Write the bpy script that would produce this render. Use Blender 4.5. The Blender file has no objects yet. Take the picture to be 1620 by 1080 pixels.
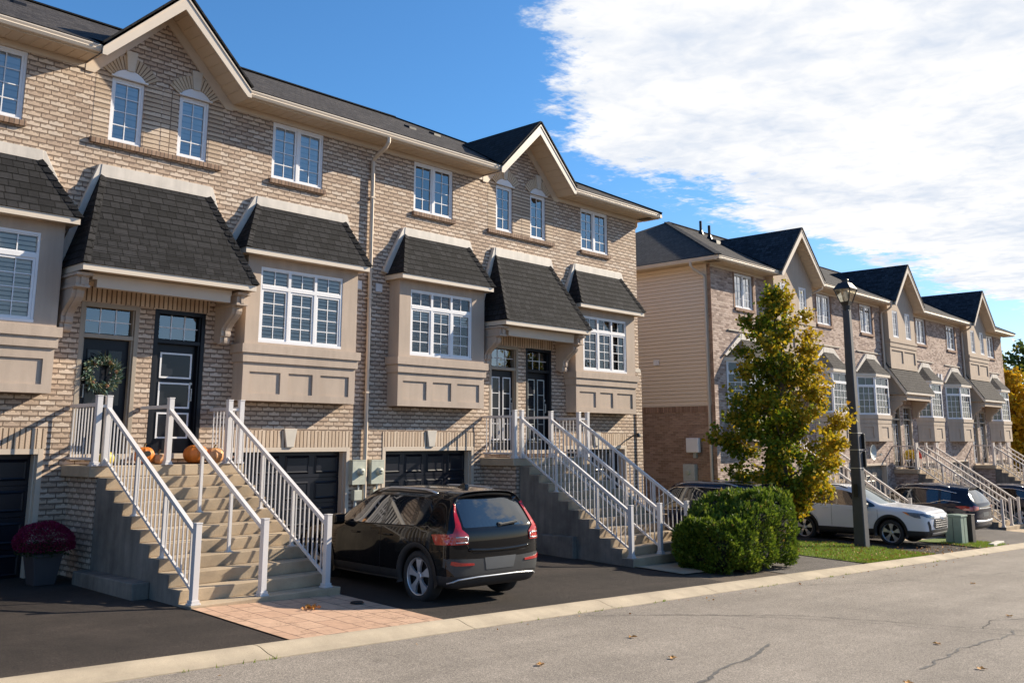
import bpy, bmesh, math, random
from math import radians, sin, cos, pi, sqrt
from mathutils import Vector, Matrix, noise
from mathutils.bvhtree import BVHTree
random.seed(7)
SC = bpy.context.scene
COL = SC.collection

# ------------------------------------------------------------------ camera
YAW, PIT = radians(47.13), radians(10.72)
fwd = Vector((sin(YAW)*cos(PIT), cos(YAW)*cos(PIT), sin(PIT)))
rgt = Vector((cos(YAW), -sin(YAW), 0)); upv = rgt.cross(fwd)
cam = bpy.data.cameras.new('camera'); cam.sensor_width = 36; cam.lens = 1508/1620*36
cam.shift_y = -127/1620; cam.clip_start = .1; cam.clip_end = 3000
camo = bpy.data.objects.new('camera', cam); COL.objects.link(camo); SC.camera = camo
camo.matrix_world = Matrix((rgt, upv, -fwd)).transposed().to_4x4()

# ------------------------------------------------------------------ sun + sky
SUND = Vector((.88, -.35, .50)).normalized()          # towards the sun
sl = bpy.data.lights.new('sun', 'SUN'); sl.energy = 4.9; sl.angle = radians(.5); sl.color = (1, .88, .70)
so = bpy.data.objects.new('sun', sl); COL.objects.link(so)
so.rotation_euler = (-SUND).to_track_quat('-Z', 'Y').to_euler()
W = bpy.data.worlds.new('World'); SC.world = W; W.use_nodes = True
SC.view_settings.view_transform = 'Standard'; SC.view_settings.look = 'None'
SC.view_settings.exposure = .88; SC.view_settings.gamma = 1
SC.render.engine = 'CYCLES'; SC.cycles.max_bounces = 6; SC.cycles.transparent_max_bounces = 12
SC.cycles.caustics_reflective = False; SC.cycles.caustics_refractive = False

class NT:
    """small helper around a node tree"""
    def __init__(s, tree): s.t = tree; s.n = tree.nodes; s.l = tree.links
    def node(s, typ, **kw):
        n = s.n.new(typ)
        for k, v in kw.items():
            if k.startswith('_'): n.inputs[k[1:].replace('_', ' ')].default_value = v
            else: setattr(n, k, v)
        return n
    def val(s, sock, v):
        if hasattr(v, 'is_linked') or isinstance(v, bpy.types.NodeSocket): s.l.new(v, sock)
        else: sock.default_value = v
    def m(s, op, a, b=None, c=None, clamp=False):
        n = s.n.new('ShaderNodeMath'); n.operation = op; n.use_clamp = clamp
        for i, v in enumerate((a, b, c)):
            if v is not None: s.val(n.inputs[i], v)
        return n.outputs[0]
    def ss(s, v, a, b):                      # smoothstep(a,b,v)
        n = s.n.new('ShaderNodeMapRange'); n.interpolation_type = 'SMOOTHSTEP'
        s.val(n.inputs[0], v); n.inputs[1].default_value = a; n.inputs[2].default_value = b
        return n.outputs[0]
    def noise(s, vec, scale, detail=3, rough=.55, dist=0):
        n = s.n.new('ShaderNodeTexNoise'); s.l.new(vec, n.inputs['Vector'])
        n.inputs['Scale'].default_value = scale; n.inputs['Detail'].default_value = detail
        n.inputs['Roughness'].default_value = rough; n.inputs['Distortion'].default_value = dist
        return n.outputs[0]
    def mix(s, f, a, b, blend='MIX'):
        n = s.n.new('ShaderNodeMix'); n.data_type = 'RGBA'; n.blend_type = blend
        s.val(n.inputs[0], f)
        for i, v in ((6, a), (7, b)):
            if isinstance(v, tuple) and len(v) == 3: v = (*v, 1)
            s.val(n.inputs[i], v)
        return n.outputs[2]
    def ramp(s, f, stops):
        n = s.n.new('ShaderNodeValToRGB'); s.l.new(f, n.inputs[0]); e = n.color_ramp.elements
        while len(e) < len(stops): e.new(.5)
        for i, (p, c) in enumerate(stops): e[i].position = p; e[i].color = (*c, 1)
        return n.outputs[0]
    def sep(s, v):
        n = s.n.new('ShaderNodeSeparateXYZ'); s.l.new(v, n.inputs[0]); return n.outputs
    def comb(s, x, y, z):
        n = s.n.new('ShaderNodeCombineXYZ')
        for i, v in enumerate((x, y, z)): s.val(n.inputs[i], v)
        return n.outputs[0]

# sky: Nishita with a broken cloud sheet on a plane high above (a function of direction only)
w = NT(W.node_tree); w.n.clear()
out = w.node('ShaderNodeOutputWorld'); bg = w.node('ShaderNodeBackground'); bg.inputs[1].default_value = .088
sky = w.node('ShaderNodeTexSky'); sky.sky_type = 'NISHITA'; sky.sun_disc = False
sky.sun_elevation = math.asin(SUND.z); sky.sun_rotation = math.atan2(SUND.x, SUND.y)
sky.altitude = 100; sky.air_density = 1.0; sky.dust_density = .35; sky.ozone_density = 3.0
tc = w.node('ShaderNodeTexCoord'); d = w.sep(tc.outputs['Generated'])
zc = w.m('MAXIMUM', d[2], .015)
px = w.m('DIVIDE', d[0], zc); py = w.m('DIVIDE', d[1], zc)
P = w.comb(px, py, 0.0)
n1 = w.noise(P, .9, 9, .62, .25); n2 = w.noise(P, 5.5, 5, .6, .3); n3 = w.noise(w.comb(w.m('MULTIPLY', px, .5), py, 3.0), 2.2, 8, .68, .4)
e1 = w.m('SUBTRACT', w.m('SUBTRACT', px, 1.50), w.m('MULTIPLY', w.m('SUBTRACT', w.m('MAXIMUM', py, .9), 1.36), 1.65))
e1 = w.m('SUBTRACT', e1, w.m('MULTIPLY', w.m('MAXIMUM', w.m('SUBTRACT', -.4, py), 0.0), 1.35))
e2 = w.m('MULTIPLY', w.m('SUBTRACT', 2.16, py), .9)
e = w.m('MINIMUM', w.m('MULTIPLY', e1, .9), e2)
cov = w.m('ADD', e, w.m('MULTIPLY', w.m('SUBTRACT', n1, .5), 1.0))
cov = w.m('ADD', cov, w.m('MULTIPLY', w.m('SUBTRACT', n2, .5), .45))
cov = w.m('ADD', cov, w.m('MULTIPLY', w.m('SUBTRACT', n3, .5), .7))
cov = w.m('ADD', cov, w.m('MULTIPLY', w.m('SUBTRACT', w.noise(P, 17, 4, .65, .2), .5), .34))
cov = w.m('ADD', cov, w.m('MULTIPLY', w.m('SUBTRACT', w.noise(P, 36, 3, .6, .4), .5), .12))
mask = w.ss(cov, -.02, .20)
far = w.ss(d[2], .01, .10)
mask = w.m('MULTIPLY', mask, w.m('ADD', w.m('MULTIPLY', far, .8), .2))
shade = w.m('ADD', w.m('MULTIPLY', w.noise(P, 2.0, 6, .6, .3), .68), w.m('MULTIPLY', w.noise(P, 11, 4, .55, .5), .32))
ccol = w.ramp(shade, [(.34, (4.4, 4.85, 5.6)), (.50, (5.9, 6.0, 6.2)), (.62, (6.9, 6.85, 6.75))])
tint = w.mix(w.ss(d[2], .02, .32), (.86, .90, 1.06), (.52, .90, 1.16)); skyc = w.mix(1.0, sky.outputs[0], tint, 'MULTIPLY')
col = w.mix(mask, skyc, ccol)
w.l.new(col, bg.inputs[0]); w.l.new(bg.outputs[0], out.inputs[0])

# ------------------------------------------------------------------ materials
MATS = {}
def newmat(name):
    m = bpy.data.materials.new(name); m.use_nodes = True
    t = NT(m.node_tree); b = m.node_tree.nodes['Principled BSDF']; MATS[name] = m
    return m, t, b
def bump(t, b, h, strength=.5, dist=.01):
    n = t.node('ShaderNodeBump'); n.inputs['Strength'].default_value = strength
    n.inputs['Distance'].default_value = dist; t.l.new(h, n.inputs['Height']); t.l.new(n.outputs[0], b.inputs['Normal'])
def simple(name, col, rough=.6, var=.12, nscale=6, bumpd=0, metal=0, coat=0, fine=0, spec=None):
    """surface with slight large scale tone variation and optional grain"""
    m, t, b = newmat(name)
    tcn = t.node('ShaderNodeTexCoord').outputs['Object']
    n = t.noise(tcn, nscale, 5)
    lo = tuple(c*(1-var) for c in col); hi = tuple(min(1, c*(1+var)) for c in col)
    c = t.ramp(n, [(.3, lo), (.7, hi)])
    if fine:
        f = t.noise(tcn, 260, 2); c = t.mix(1.0, c, t.ramp(f, [(.3, (1-fine,)*3), (.7, (1+fine,)*3)]), 'MULTIPLY')
    t.l.new(c, b.inputs['Base Color']); b.inputs['Roughness'].default_value = rough
    b.inputs['Metallic'].default_value = metal
    if spec is not None: b.inputs['Specular IOR Level'].default_value = spec
    if coat: b.inputs['Coat Weight'].default_value = coat; b.inputs['Coat Roughness'].default_value = .03
    if bumpd: bump(t, b, t.noise(tcn, 90, 4), .6, bumpd)
    return m
def brick(name, c1, c2, c3, mortar, bw, bh, mw=.010, notch=.5, notchcol=.55, offs=.5, bd=.008, dirt=0):
    m, t, b = newmat(name)
    uv = t.node('ShaderNodeTexCoord').outputs['UV']
    br = t.node('ShaderNodeTexBrick'); br.offset = offs; br.squash = 1
    t.l.new(uv, br.inputs['Vector'])
    br.inputs['Scale'].default_value = 1; br.inputs['Brick Width'].default_value = bw
    br.inputs['Row Height'].default_value = bh; br.inputs['Mortar Size'].default_value = mw
    br.inputs['Mortar Smooth'].default_value = .35
    br.inputs['Color1'].default_value = (0, 0, 0, 1); br.inputs['Color2'].default_value = (1, 1, 1, 1); br.inputs['Mortar'].default_value = (.5, .5, .5, 1)
    rnd = t.sep(br.outputs['Color'])[0]
    c = t.ramp(rnd, [(.12, c1), (.5, c2), (.9, c3)])
    xy = t.sep(uv)
    row = t.m('FLOOR', t.m('DIVIDE', xy[1], bh))
    fv = t.m('FRACT', t.m('DIVIDE', xy[1], bh))
    fu = t.m('FRACT', t.m('ADD', t.m('DIVIDE', xy[0], bw), t.m('MULTIPLY', t.m('MODULO', row, 2.0), offs)))
    ends = t.m('ABSOLUTE', t.m('SUBTRACT', fu, .5))
    nz = t.noise(uv, 30, 3, .6)
    lim = t.m('SUBTRACT', t.m('ADD', fv, t.m('MULTIPLY', t.m('SUBTRACT', nz, .5), .75)), t.m('MULTIPLY', t.ss(ends, .34, .45), .35))
    mk = t.m('MULTIPLY', t.ss(lim, .60, .70), notch)
    c = t.mix(mk, c, tuple(v*notchcol for v in c1))  # notch colour: shade below the rough brick lip painted in, with darker clay
    c = t.mix(1.0, c, t.ramp(t.noise(uv, 60, 4), [(.3, (.86,)*3), (.7, (1.12,)*3)]), 'MULTIPLY')
    c = t.mix(br.outputs['Fac'], c, mortar)
    if dirt:
        c = t.mix(1.0, c, t.ramp(t.noise(uv, .9, 5), [(.35, (1-dirt,)*3), (.65, (1+dirt*.4,)*3)]), 'MULTIPLY')
    t.l.new(c, b.inputs['Base Color']); b.inputs['Roughness'].default_value = .9
    h = t.m('SUBTRACT', t.m('SUBTRACT', 1.0, br.outputs['Fac']), t.m('MULTIPLY', mk, .7))
    h = t.m('ADD', h, t.m('MULTIPLY', t.noise(uv, 70, 3), .25))
    bump(t, b, h, 1.0, bd)
    return m
def glassmat(name, ior=1.9, tint=(1, 1, 1), add=0.0):
    m, t, b = newmat(name); t.n.remove(b)
    o = t.n['Material Output']
    fr = t.node('ShaderNodeFresnel'); fr.inputs[0].default_value = ior
    fac = t.m('ADD', fr.outputs[0], add, clamp=True)
    tr = t.node('ShaderNodeBsdfTransparent'); tr.inputs[0].default_value = (*tint, 1)
    gl = t.node('ShaderNodeBsdfGlossy'); gl.inputs['Roughness'].default_value = .01
    uv = t.node('ShaderNodeTexCoord').outputs['Object']
    bn = t.node('ShaderNodeBump'); bn.inputs['Strength'].default_value = .12; bn.inputs['Distance'].default_value = .02
    t.l.new(t.noise(uv, 2.2, 1), bn.inputs['Height']); t.l.new(bn.outputs[0], gl.inputs['Normal'])
    mx = t.node('ShaderNodeMixShader'); t.l.new(fac, mx.inputs[0]); t.l.new(tr.outputs[0], mx.inputs[1]); t.l.new(gl.outputs[0], mx.inputs[2])
    t.l.new(mx.outputs[0], o.inputs[0])
    return m
def shingles(name, lo, mid, hi, tab=.17, rowh=.143):
    m, t, b = newmat(name)
    uv = t.node('ShaderNodeTexCoord').outputs['UV']
    def lay(bw, sq, off):
        br = t.node('ShaderNodeTexBrick'); br.offset = off; br.offset_frequency = 2; br.squash = sq; br.squash_frequency = 3
        t.l.new(uv, br.inputs['Vector']); br.inputs['Scale'].default_value = 1; br.inputs['Brick Width'].default_value = bw
        br.inputs['Row Height'].default_value = rowh; br.inputs['Mortar Size'].default_value = .0095; br.inputs['Mortar Smooth'].default_value = .3
        br.inputs['Color1'].default_value = (0, 0, 0, 1); br.inputs['Color2'].default_value = (1, 1, 1, 1); br.inputs['Mortar'].default_value = (0, 0, 0, 1)
        return br
    b1 = lay(tab, 1.5, .37)
    rnd = t.sep(b1.outputs['Color'])[0]
    c = t.ramp(rnd, [(.1, lo), (.5, mid), (.95, hi)])
    uvs = t.sep(uv); fv = t.m('FRACT', t.m('DIVIDE', uvs[1], rowh))
    c = t.mix(1.0, c, t.ramp(t.noise(uv, 130, 3), [(.3, (.72,)*3), (.7, (1.32,)*3)]), 'MULTIPLY')
    q_ = t.sep(uv); sv = t.comb(t.m('MULTIPLY', q_[0], 9.0), t.m('MULTIPLY', q_[1], 26.0), 0.0)
    c = t.mix(1.0, c, t.ramp(t.noise(sv, 1.0, 3, .7), [(.3, (.70,)*3), (.7, (1.32,)*3)]), 'MULTIPLY')
    c = t.mix(1.0, c, t.ramp(t.noise(uv, 1.2, 4), [(.3, (.88,)*3), (.7, (1.1,)*3)]), 'MULTIPLY')
    c = t.mix(b1.outputs['Fac'], c, tuple(v*.3 for v in lo))
    t.l.new(c, b.inputs['Base Color']); b.inputs['Roughness'].default_value = .93; b.inputs['Specular IOR Level'].default_value = .25
    h = t.m('ADD', t.m('SUBTRACT', 1.0, fv), t.m('MULTIPLY', rnd, .5))
    h = t.m('ADD', h, t.m('MULTIPLY', t.noise(uv, 160, 2), .25))
    bump(t, b, h, 1.0, .012)
    return m
def blinds(name, c1, c2, pitch):
    m, t, b = newmat(name)
    uv = t.sep(t.node('ShaderNodeTexCoord').outputs['UV'])
    fv = t.m('FRACT', t.m('DIVIDE', uv[1], pitch))
    c = t.mix(t.ss(t.m('ABSOLUTE', t.m('SUBTRACT', fv, .5)), .30, .46), c1, c2)
    t.l.new(c, b.inputs['Base Color']); b.inputs['Roughness'].default_value = .5
    bump(t, b, fv, .6, .02)
    return m

brick('brick_buff', (.46, .34, .255), (.58, .445, .335), (.63, .515, .415), (.20, .14, .10), .257, .0856, .0105, .80, .50, .5, .008, .07)
brick('brick_soldier', (.49, .365, .26), (.55, .42, .31), (.60, .475, .36), (.13, .085, .055), .0856, .62, .013, .0, .5, 0, .014)
brick('brick_stack', (.46, .345, .25), (.54, .415, .305), (.60, .48, .37), (.17, .12, .085), 3.0, .0856, .010, .62, .45, 0, .012)
brick('brick_sill', (.20, .125, .085), (.27, .175, .12), (.33, .22, .155), (.11, .08, .06), .078, .9, .010, 0, .5, 0, .006)
brick('brick_rose', (.24, .165, .135), (.42, .31, .255), (.53, .41, .345), (.40, .31, .25), .205, .071, .007, .35, .45, .5, .006, .06)
brick('brick_rose_sill', (.23, .135, .09), (.29, .18, .125), (.34, .21, .15), (.13, .10, .08), .075, .9, .008, 0, .5, 0, .006)
brick('brick_brown', (.26, .165, .115), (.32, .21, .15), (.39, .26, .19), (.34, .25, .185), .205, .071, .007, .3, .6, .5, .006, .12)
brick('brick_voussoir', (.46, .36, .26), (.52, .42, .31), (.58, .48, .36), (.13, .09, .065), 3., 3., .001, 0, .5, 0, .004)
simple('stucco', (.44, .352, .283), .92, .07, 1.1, .0035, fine=.22)
simple('stucco_far', (.45, .36, .28), .92, .05, 1.5, .0022, fine=.12)
simple('trim_beige', (.56, .46, .36), .45, .04, 3)
simple('fascia_beige', (.62, .53, .43), .35, .04, 2)
simple('soffit', (.60, .47, .34), .55, .04, 3)
simple('flashing', (.60, .54, .47), .42, .07, 5, .004)
simple('keystone', (.55, .50, .43), .85, .06, 6, .001, fine=.12)
simple('pvc_white', (.72, .71, .72), .35, .03, 4)
simple('pvc_shade', (.60, .58, .58), .4, .03, 4)
simple('frame_taupe', (.31, .255, .195), .5, .05, 4)
simple('door_black', (.006, .007, .011), .38, .1, 5, spec=.25)
simple('garage_black', (.008, .009, .015), .33, .12, 3, spec=.3)
simple('rail', (.60, .575, .565), .38, .04, 3)
simple('rail_far', (.60, .54, .49), .42, .04, 3)
simple('metal_grey', (.42, .44, .42), .45, .08, 8)
simple('meter_box', (.42, .43, .35), .5, .12, 7)
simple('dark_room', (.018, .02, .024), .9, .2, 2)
simple('curtain', (.42, .47, .48), .9, .1, 9)
simple('door_grey', (.36, .38, .41), .4, .05, 3)
simple('garage_taupe', (.20, .17, .14), .5, .06, 3)
simple('curtain_far', (.80, .78, .74), .9, .05, 2)
simple('curtain_dark', (.10, .115, .12), .9, .3, 3)
simple('brass', (.5, .42, .3), .3, .1, 8, metal=.9)
blinds('blind_white', (.86, .90, .92), (.62, .69, .73), .11)
blinds('louvre', (.66, .68, .62), (.10, .12, .11), .075)
blinds('louvre_dark', (.20, .22, .20), (.03, .04, .04), .05)
glassmat('window_glass', 1.95, add=.09)
glassmat('window_glass_low', 1.6, add=.01)
glassmat('window_glass_far', 2.6, add=.42)
glassmat('window_glass_bay', 1.7, add=.03)
shingles('shingle', (.0115, .0115, .0130), (.0175, .0175, .0195), (.0255, .0250, .0275), .17)
shingles('shingle_far', (.034, .031, .032), (.044, .041, .042), (.056, .052, .052), .18)
shingles('shingle_main', (.026, .023, .024), (.043, .038, .038), (.065, .058, .055))
shingles('shingle_blue', (.018, .019, .024), (.030, .031, .038), (.045, .045, .052))
def concrete(name, col, pit=.5, stain=.25):
    m, t, b = newmat(name)
    o = t.node('ShaderNodeTexCoord').outputs['Object']
    c = t.ramp(t.noise(o, 1.6, 7, .62), [(.3, tuple(v*(1-stain) for v in col)), (.7, tuple(v*(1+stain*.5) for v in col))])
    c = t.mix(1.0, c, t.ramp(t.noise(o, 190, 3), [(.3, (.8,)*3), (.7, (1.16,)*3)]), 'MULTIPLY')
    v = t.node('ShaderNodeTexVoronoi'); v.inputs['Scale'].default_value = 26; t.l.new(o, v.inputs['Vector'])
    sp = t.m('MULTIPLY', t.m('SUBTRACT', 1.0, t.ss(v.outputs[0], .06, .16)), t.ss(t.noise(o, 7, 2), .52, .62))
    c = t.mix(t.m('MULTIPLY', sp, pit), c, tuple(v_*.3 for v_ in col))
    t.l.new(c, b.inputs['Base Color']); b.inputs['Roughness'].default_value = .93
    bump(t, b, t.m('SUBTRACT', t.noise(o, 80, 4), t.m('MULTIPLY', sp, .8)), .8, .004)
    return m
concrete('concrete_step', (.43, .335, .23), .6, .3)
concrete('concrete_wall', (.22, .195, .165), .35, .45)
concrete('kerb_concrete', (.44, .365, .265), .6, .26)
def asphalt(name, lo, hi, spk, scale=420, patch=.15, bd=.006, hi2=None):
    m, t, b = newmat(name)
    o = t.node('ShaderNodeTexCoord').outputs['Object']
    g = t.noise(o, scale*.45, 2, .8)
    c = t.ramp(g, [(.32, lo), (.55, hi), (.74, spk)])
    v = t.node('ShaderNodeTexVoronoi'); v.inputs['Scale'].default_value = scale*.35; t.l.new(o, v.inputs['Vector'])
    vr = t.sep(v.outputs['Color'])[0]
    c = t.mix(1.0, c, t.ramp(vr, [(.1, (.62,)*3), (.6, (1.02,)*3), (1.0, (1.5,)*3)]), 'MULTIPLY')
    c = t.mix(1.0, c, t.ramp(t.noise(o, .55, 6, .6), [(.3, (1-patch,)*3), (.7, (1+patch,)*3)]), 'MULTIPLY')
    c = t.mix(1.0, c, t.ramp(t.noise(o, 3.1, 5, .6), [(.3, (1-patch*.5,)*3), (.7, (1+patch*.4,)*3)]), 'MULTIPLY')
    q = t.sep(o); tv = t.comb(t.m('MULTIPLY', q[0], .12), t.m('MULTIPLY', q[1], 1.6), 0.0)
    c = t.mix(1.0, c, t.ramp(t.noise(tv, 1.0, 4, .6), [(.3, (1-patch*.8,)*3), (.7, (1+patch*.6,)*3)]), 'MULTIPLY')
    ol = t.ss(t.noise(o, 1.9, 3, .5, .4), .68, .76); c = t.mix(t.m('MULTIPLY', ol, .30), c, tuple(v*.45 for v in lo))
    t.l.new(c, b.inputs['Base Color']); b.inputs['Roughness'].default_value = .88; b.inputs['Specular IOR Level'].default_value = .35
    bump(t, b, t.m('ADD', g, vr), .7, bd)
    return m
asphalt('asphalt_street', (.155, .132, .112), (.282, .248, .211), (.43, .38, .33), 300, .14)
asphalt('asphalt_drive', (.017, .013, .011), (.034, .026, .022), (.10, .082, .07), 320, .36)
asphalt('asphalt_old', (.07, .062, .056), (.13, .115, .105), (.22, .20, .185), 300, .16)
simple('soil', (.07, .05, .035), .95, .3, 4, .01)
simple('lawn', (.10, .145, .022), .95, .25, 3, .02)
def pavers():
    m, t, b = newmat('stamped')
    uv = t.node('ShaderNodeTexCoord').outputs['Object']
    wob = t.noise(uv, 3, 4); q = t.sep(uv)
    v = t.comb(t.m('ADD', q[1], t.m('MULTIPLY', wob, .07)), t.m('ADD', q[0], t.m('MULTIPLY', wob, .06)), 0.0)
    br = t.node('ShaderNodeTexBrick'); br.offset = .38; br.squash = .72; br.squash_frequency = 2; t.l.new(v, br.inputs['Vector'])
    br.inputs['Scale'].default_value = 1; br.inputs['Brick Width'].default_value = .55; br.inputs['Row Height'].default_value = .33
    br.inputs['Mortar Size'].default_value = .007; br.inputs['Mortar Smooth'].default_value = .3
    br.inputs['Color1'].default_value = (.48, .30, .20, 1); br.inputs['Color2'].default_value = (.55, .36, .245, 1); br.inputs['Mortar'].default_value = (.07, .04, .035, 1)
    c = t.mix(1.0, br.outputs['Color'], t.ramp(t.noise(uv, 9, 7, .7), [(.3, (.82,)*3), (.7, (1.12,)*3)]), 'MULTIPLY')
    cr = t.noise(uv, 5, 6, .7, .8); crk = t.m('SUBTRACT', 1.0, t.ss(t.m('ABSOLUTE', t.m('SUBTRACT', cr, .5)), .0, .012))
    crk = t.m('MULTIPLY', crk, t.ss(t.noise(uv, 2.3, 2), .5, .6))
    c = t.mix(t.m('MULTIPLY', crk, .45), c, (.15, .08, .06))
    t.l.new(c, b.inputs['Base Color']); b.inputs['Roughness'].default_value = .7
    bump(t, b, t.m('SUBTRACT', t.m('MULTIPLY', t.noise(uv, 12, 6), .4), t.m('ADD', br.outputs['Fac'], crk)), .8, .008)
pavers()
def streaks(name, amt):
    m = MATS[name]; t = NT(m.node_tree); b = m.node_tree.nodes['Principled BSDF']; lk = b.inputs['Base Color'].links[0].from_socket
    q = t.sep(t.node('ShaderNodeTexCoord').outputs['Object']); v = t.comb(t.m('MULTIPLY', q[0], 7.0), t.m('MULTIPLY', q[1], 7.0), t.m('MULTIPLY', q[2], .7))
    c = t.mix(1.0, lk, t.ramp(t.noise(v, 1.0, 5, .6), [(.35, (1-amt,)*3), (.62, (1.02,)*3)]), 'MULTIPLY'); t.l.new(c, b.inputs['Base Color'])
streaks('stucco', .09); streaks('stucco_far', .10); streaks('brick_buff', .10); streaks('brick_rose', .08); streaks('concrete_wall', .25); streaks('flashing', .12)
def siding_mat():
    m, t, b = newmat('siding')
    o = t.node('ShaderNodeTexCoord').outputs['Object']
    q = t.sep(o); s = t.comb(t.m('MULTIPLY', q[0], 1.0), t.m('MULTIPLY', q[1], 1.2), t.m('MULTIPLY', q[2], 14.0))
    t.l.new(t.ramp(t.noise(s, 3, 4), [(.3, (.66, .54, .41)), (.7, (.70, .58, .45))]), b.inputs['Base Color'])
    b.inputs['Roughness'].default_value = .55
siding_mat()
def leafmat(name, stops, trans=.35, rough=.55):
    m, t, b = newmat(name); o = t.n['Material Output']
    g = t.node('ShaderNodeNewGeometry')
    c = t.ramp(g.outputs['Random Per Island'], stops)
    t.l.new(c, b.inputs['Base Color']); b.inputs['Roughness'].default_value = rough; b.inputs['Specular IOR Level'].default_value = .3
    tl = t.node('ShaderNodeBsdfTranslucent'); t.l.new(c, tl.inputs[0])
    mx = t.node('ShaderNodeMixShader'); mx.inputs[0].default_value = trans
    t.l.new(b.outputs[0], mx.inputs[1]); t.l.new(tl.outputs[0], mx.inputs[2]); t.l.new(mx.outputs[0], o.inputs[0])
    return m
def paint(name, col, rough=.25, coat=.62, metal=0, orange=0):
    m, t, b = newmat(name)
    b.inputs['Base Color'].default_value = (*col, 1); b.inputs['Roughness'].default_value = rough; b.inputs['Metallic'].default_value = metal
    b.inputs['Coat Weight'].default_value = coat; b.inputs['Coat Roughness'].default_value = .02; b.inputs['Specular IOR Level'].default_value = .05
    o = t.node('ShaderNodeTexCoord').outputs['Object']
    n = t.noise(o, 5, 5); t.l.new(t.ramp(n, [(.35, (rough*.8,)*3), (.65, (rough*1.35,)*3)]), b.inputs['Roughness'])
    return m
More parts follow.
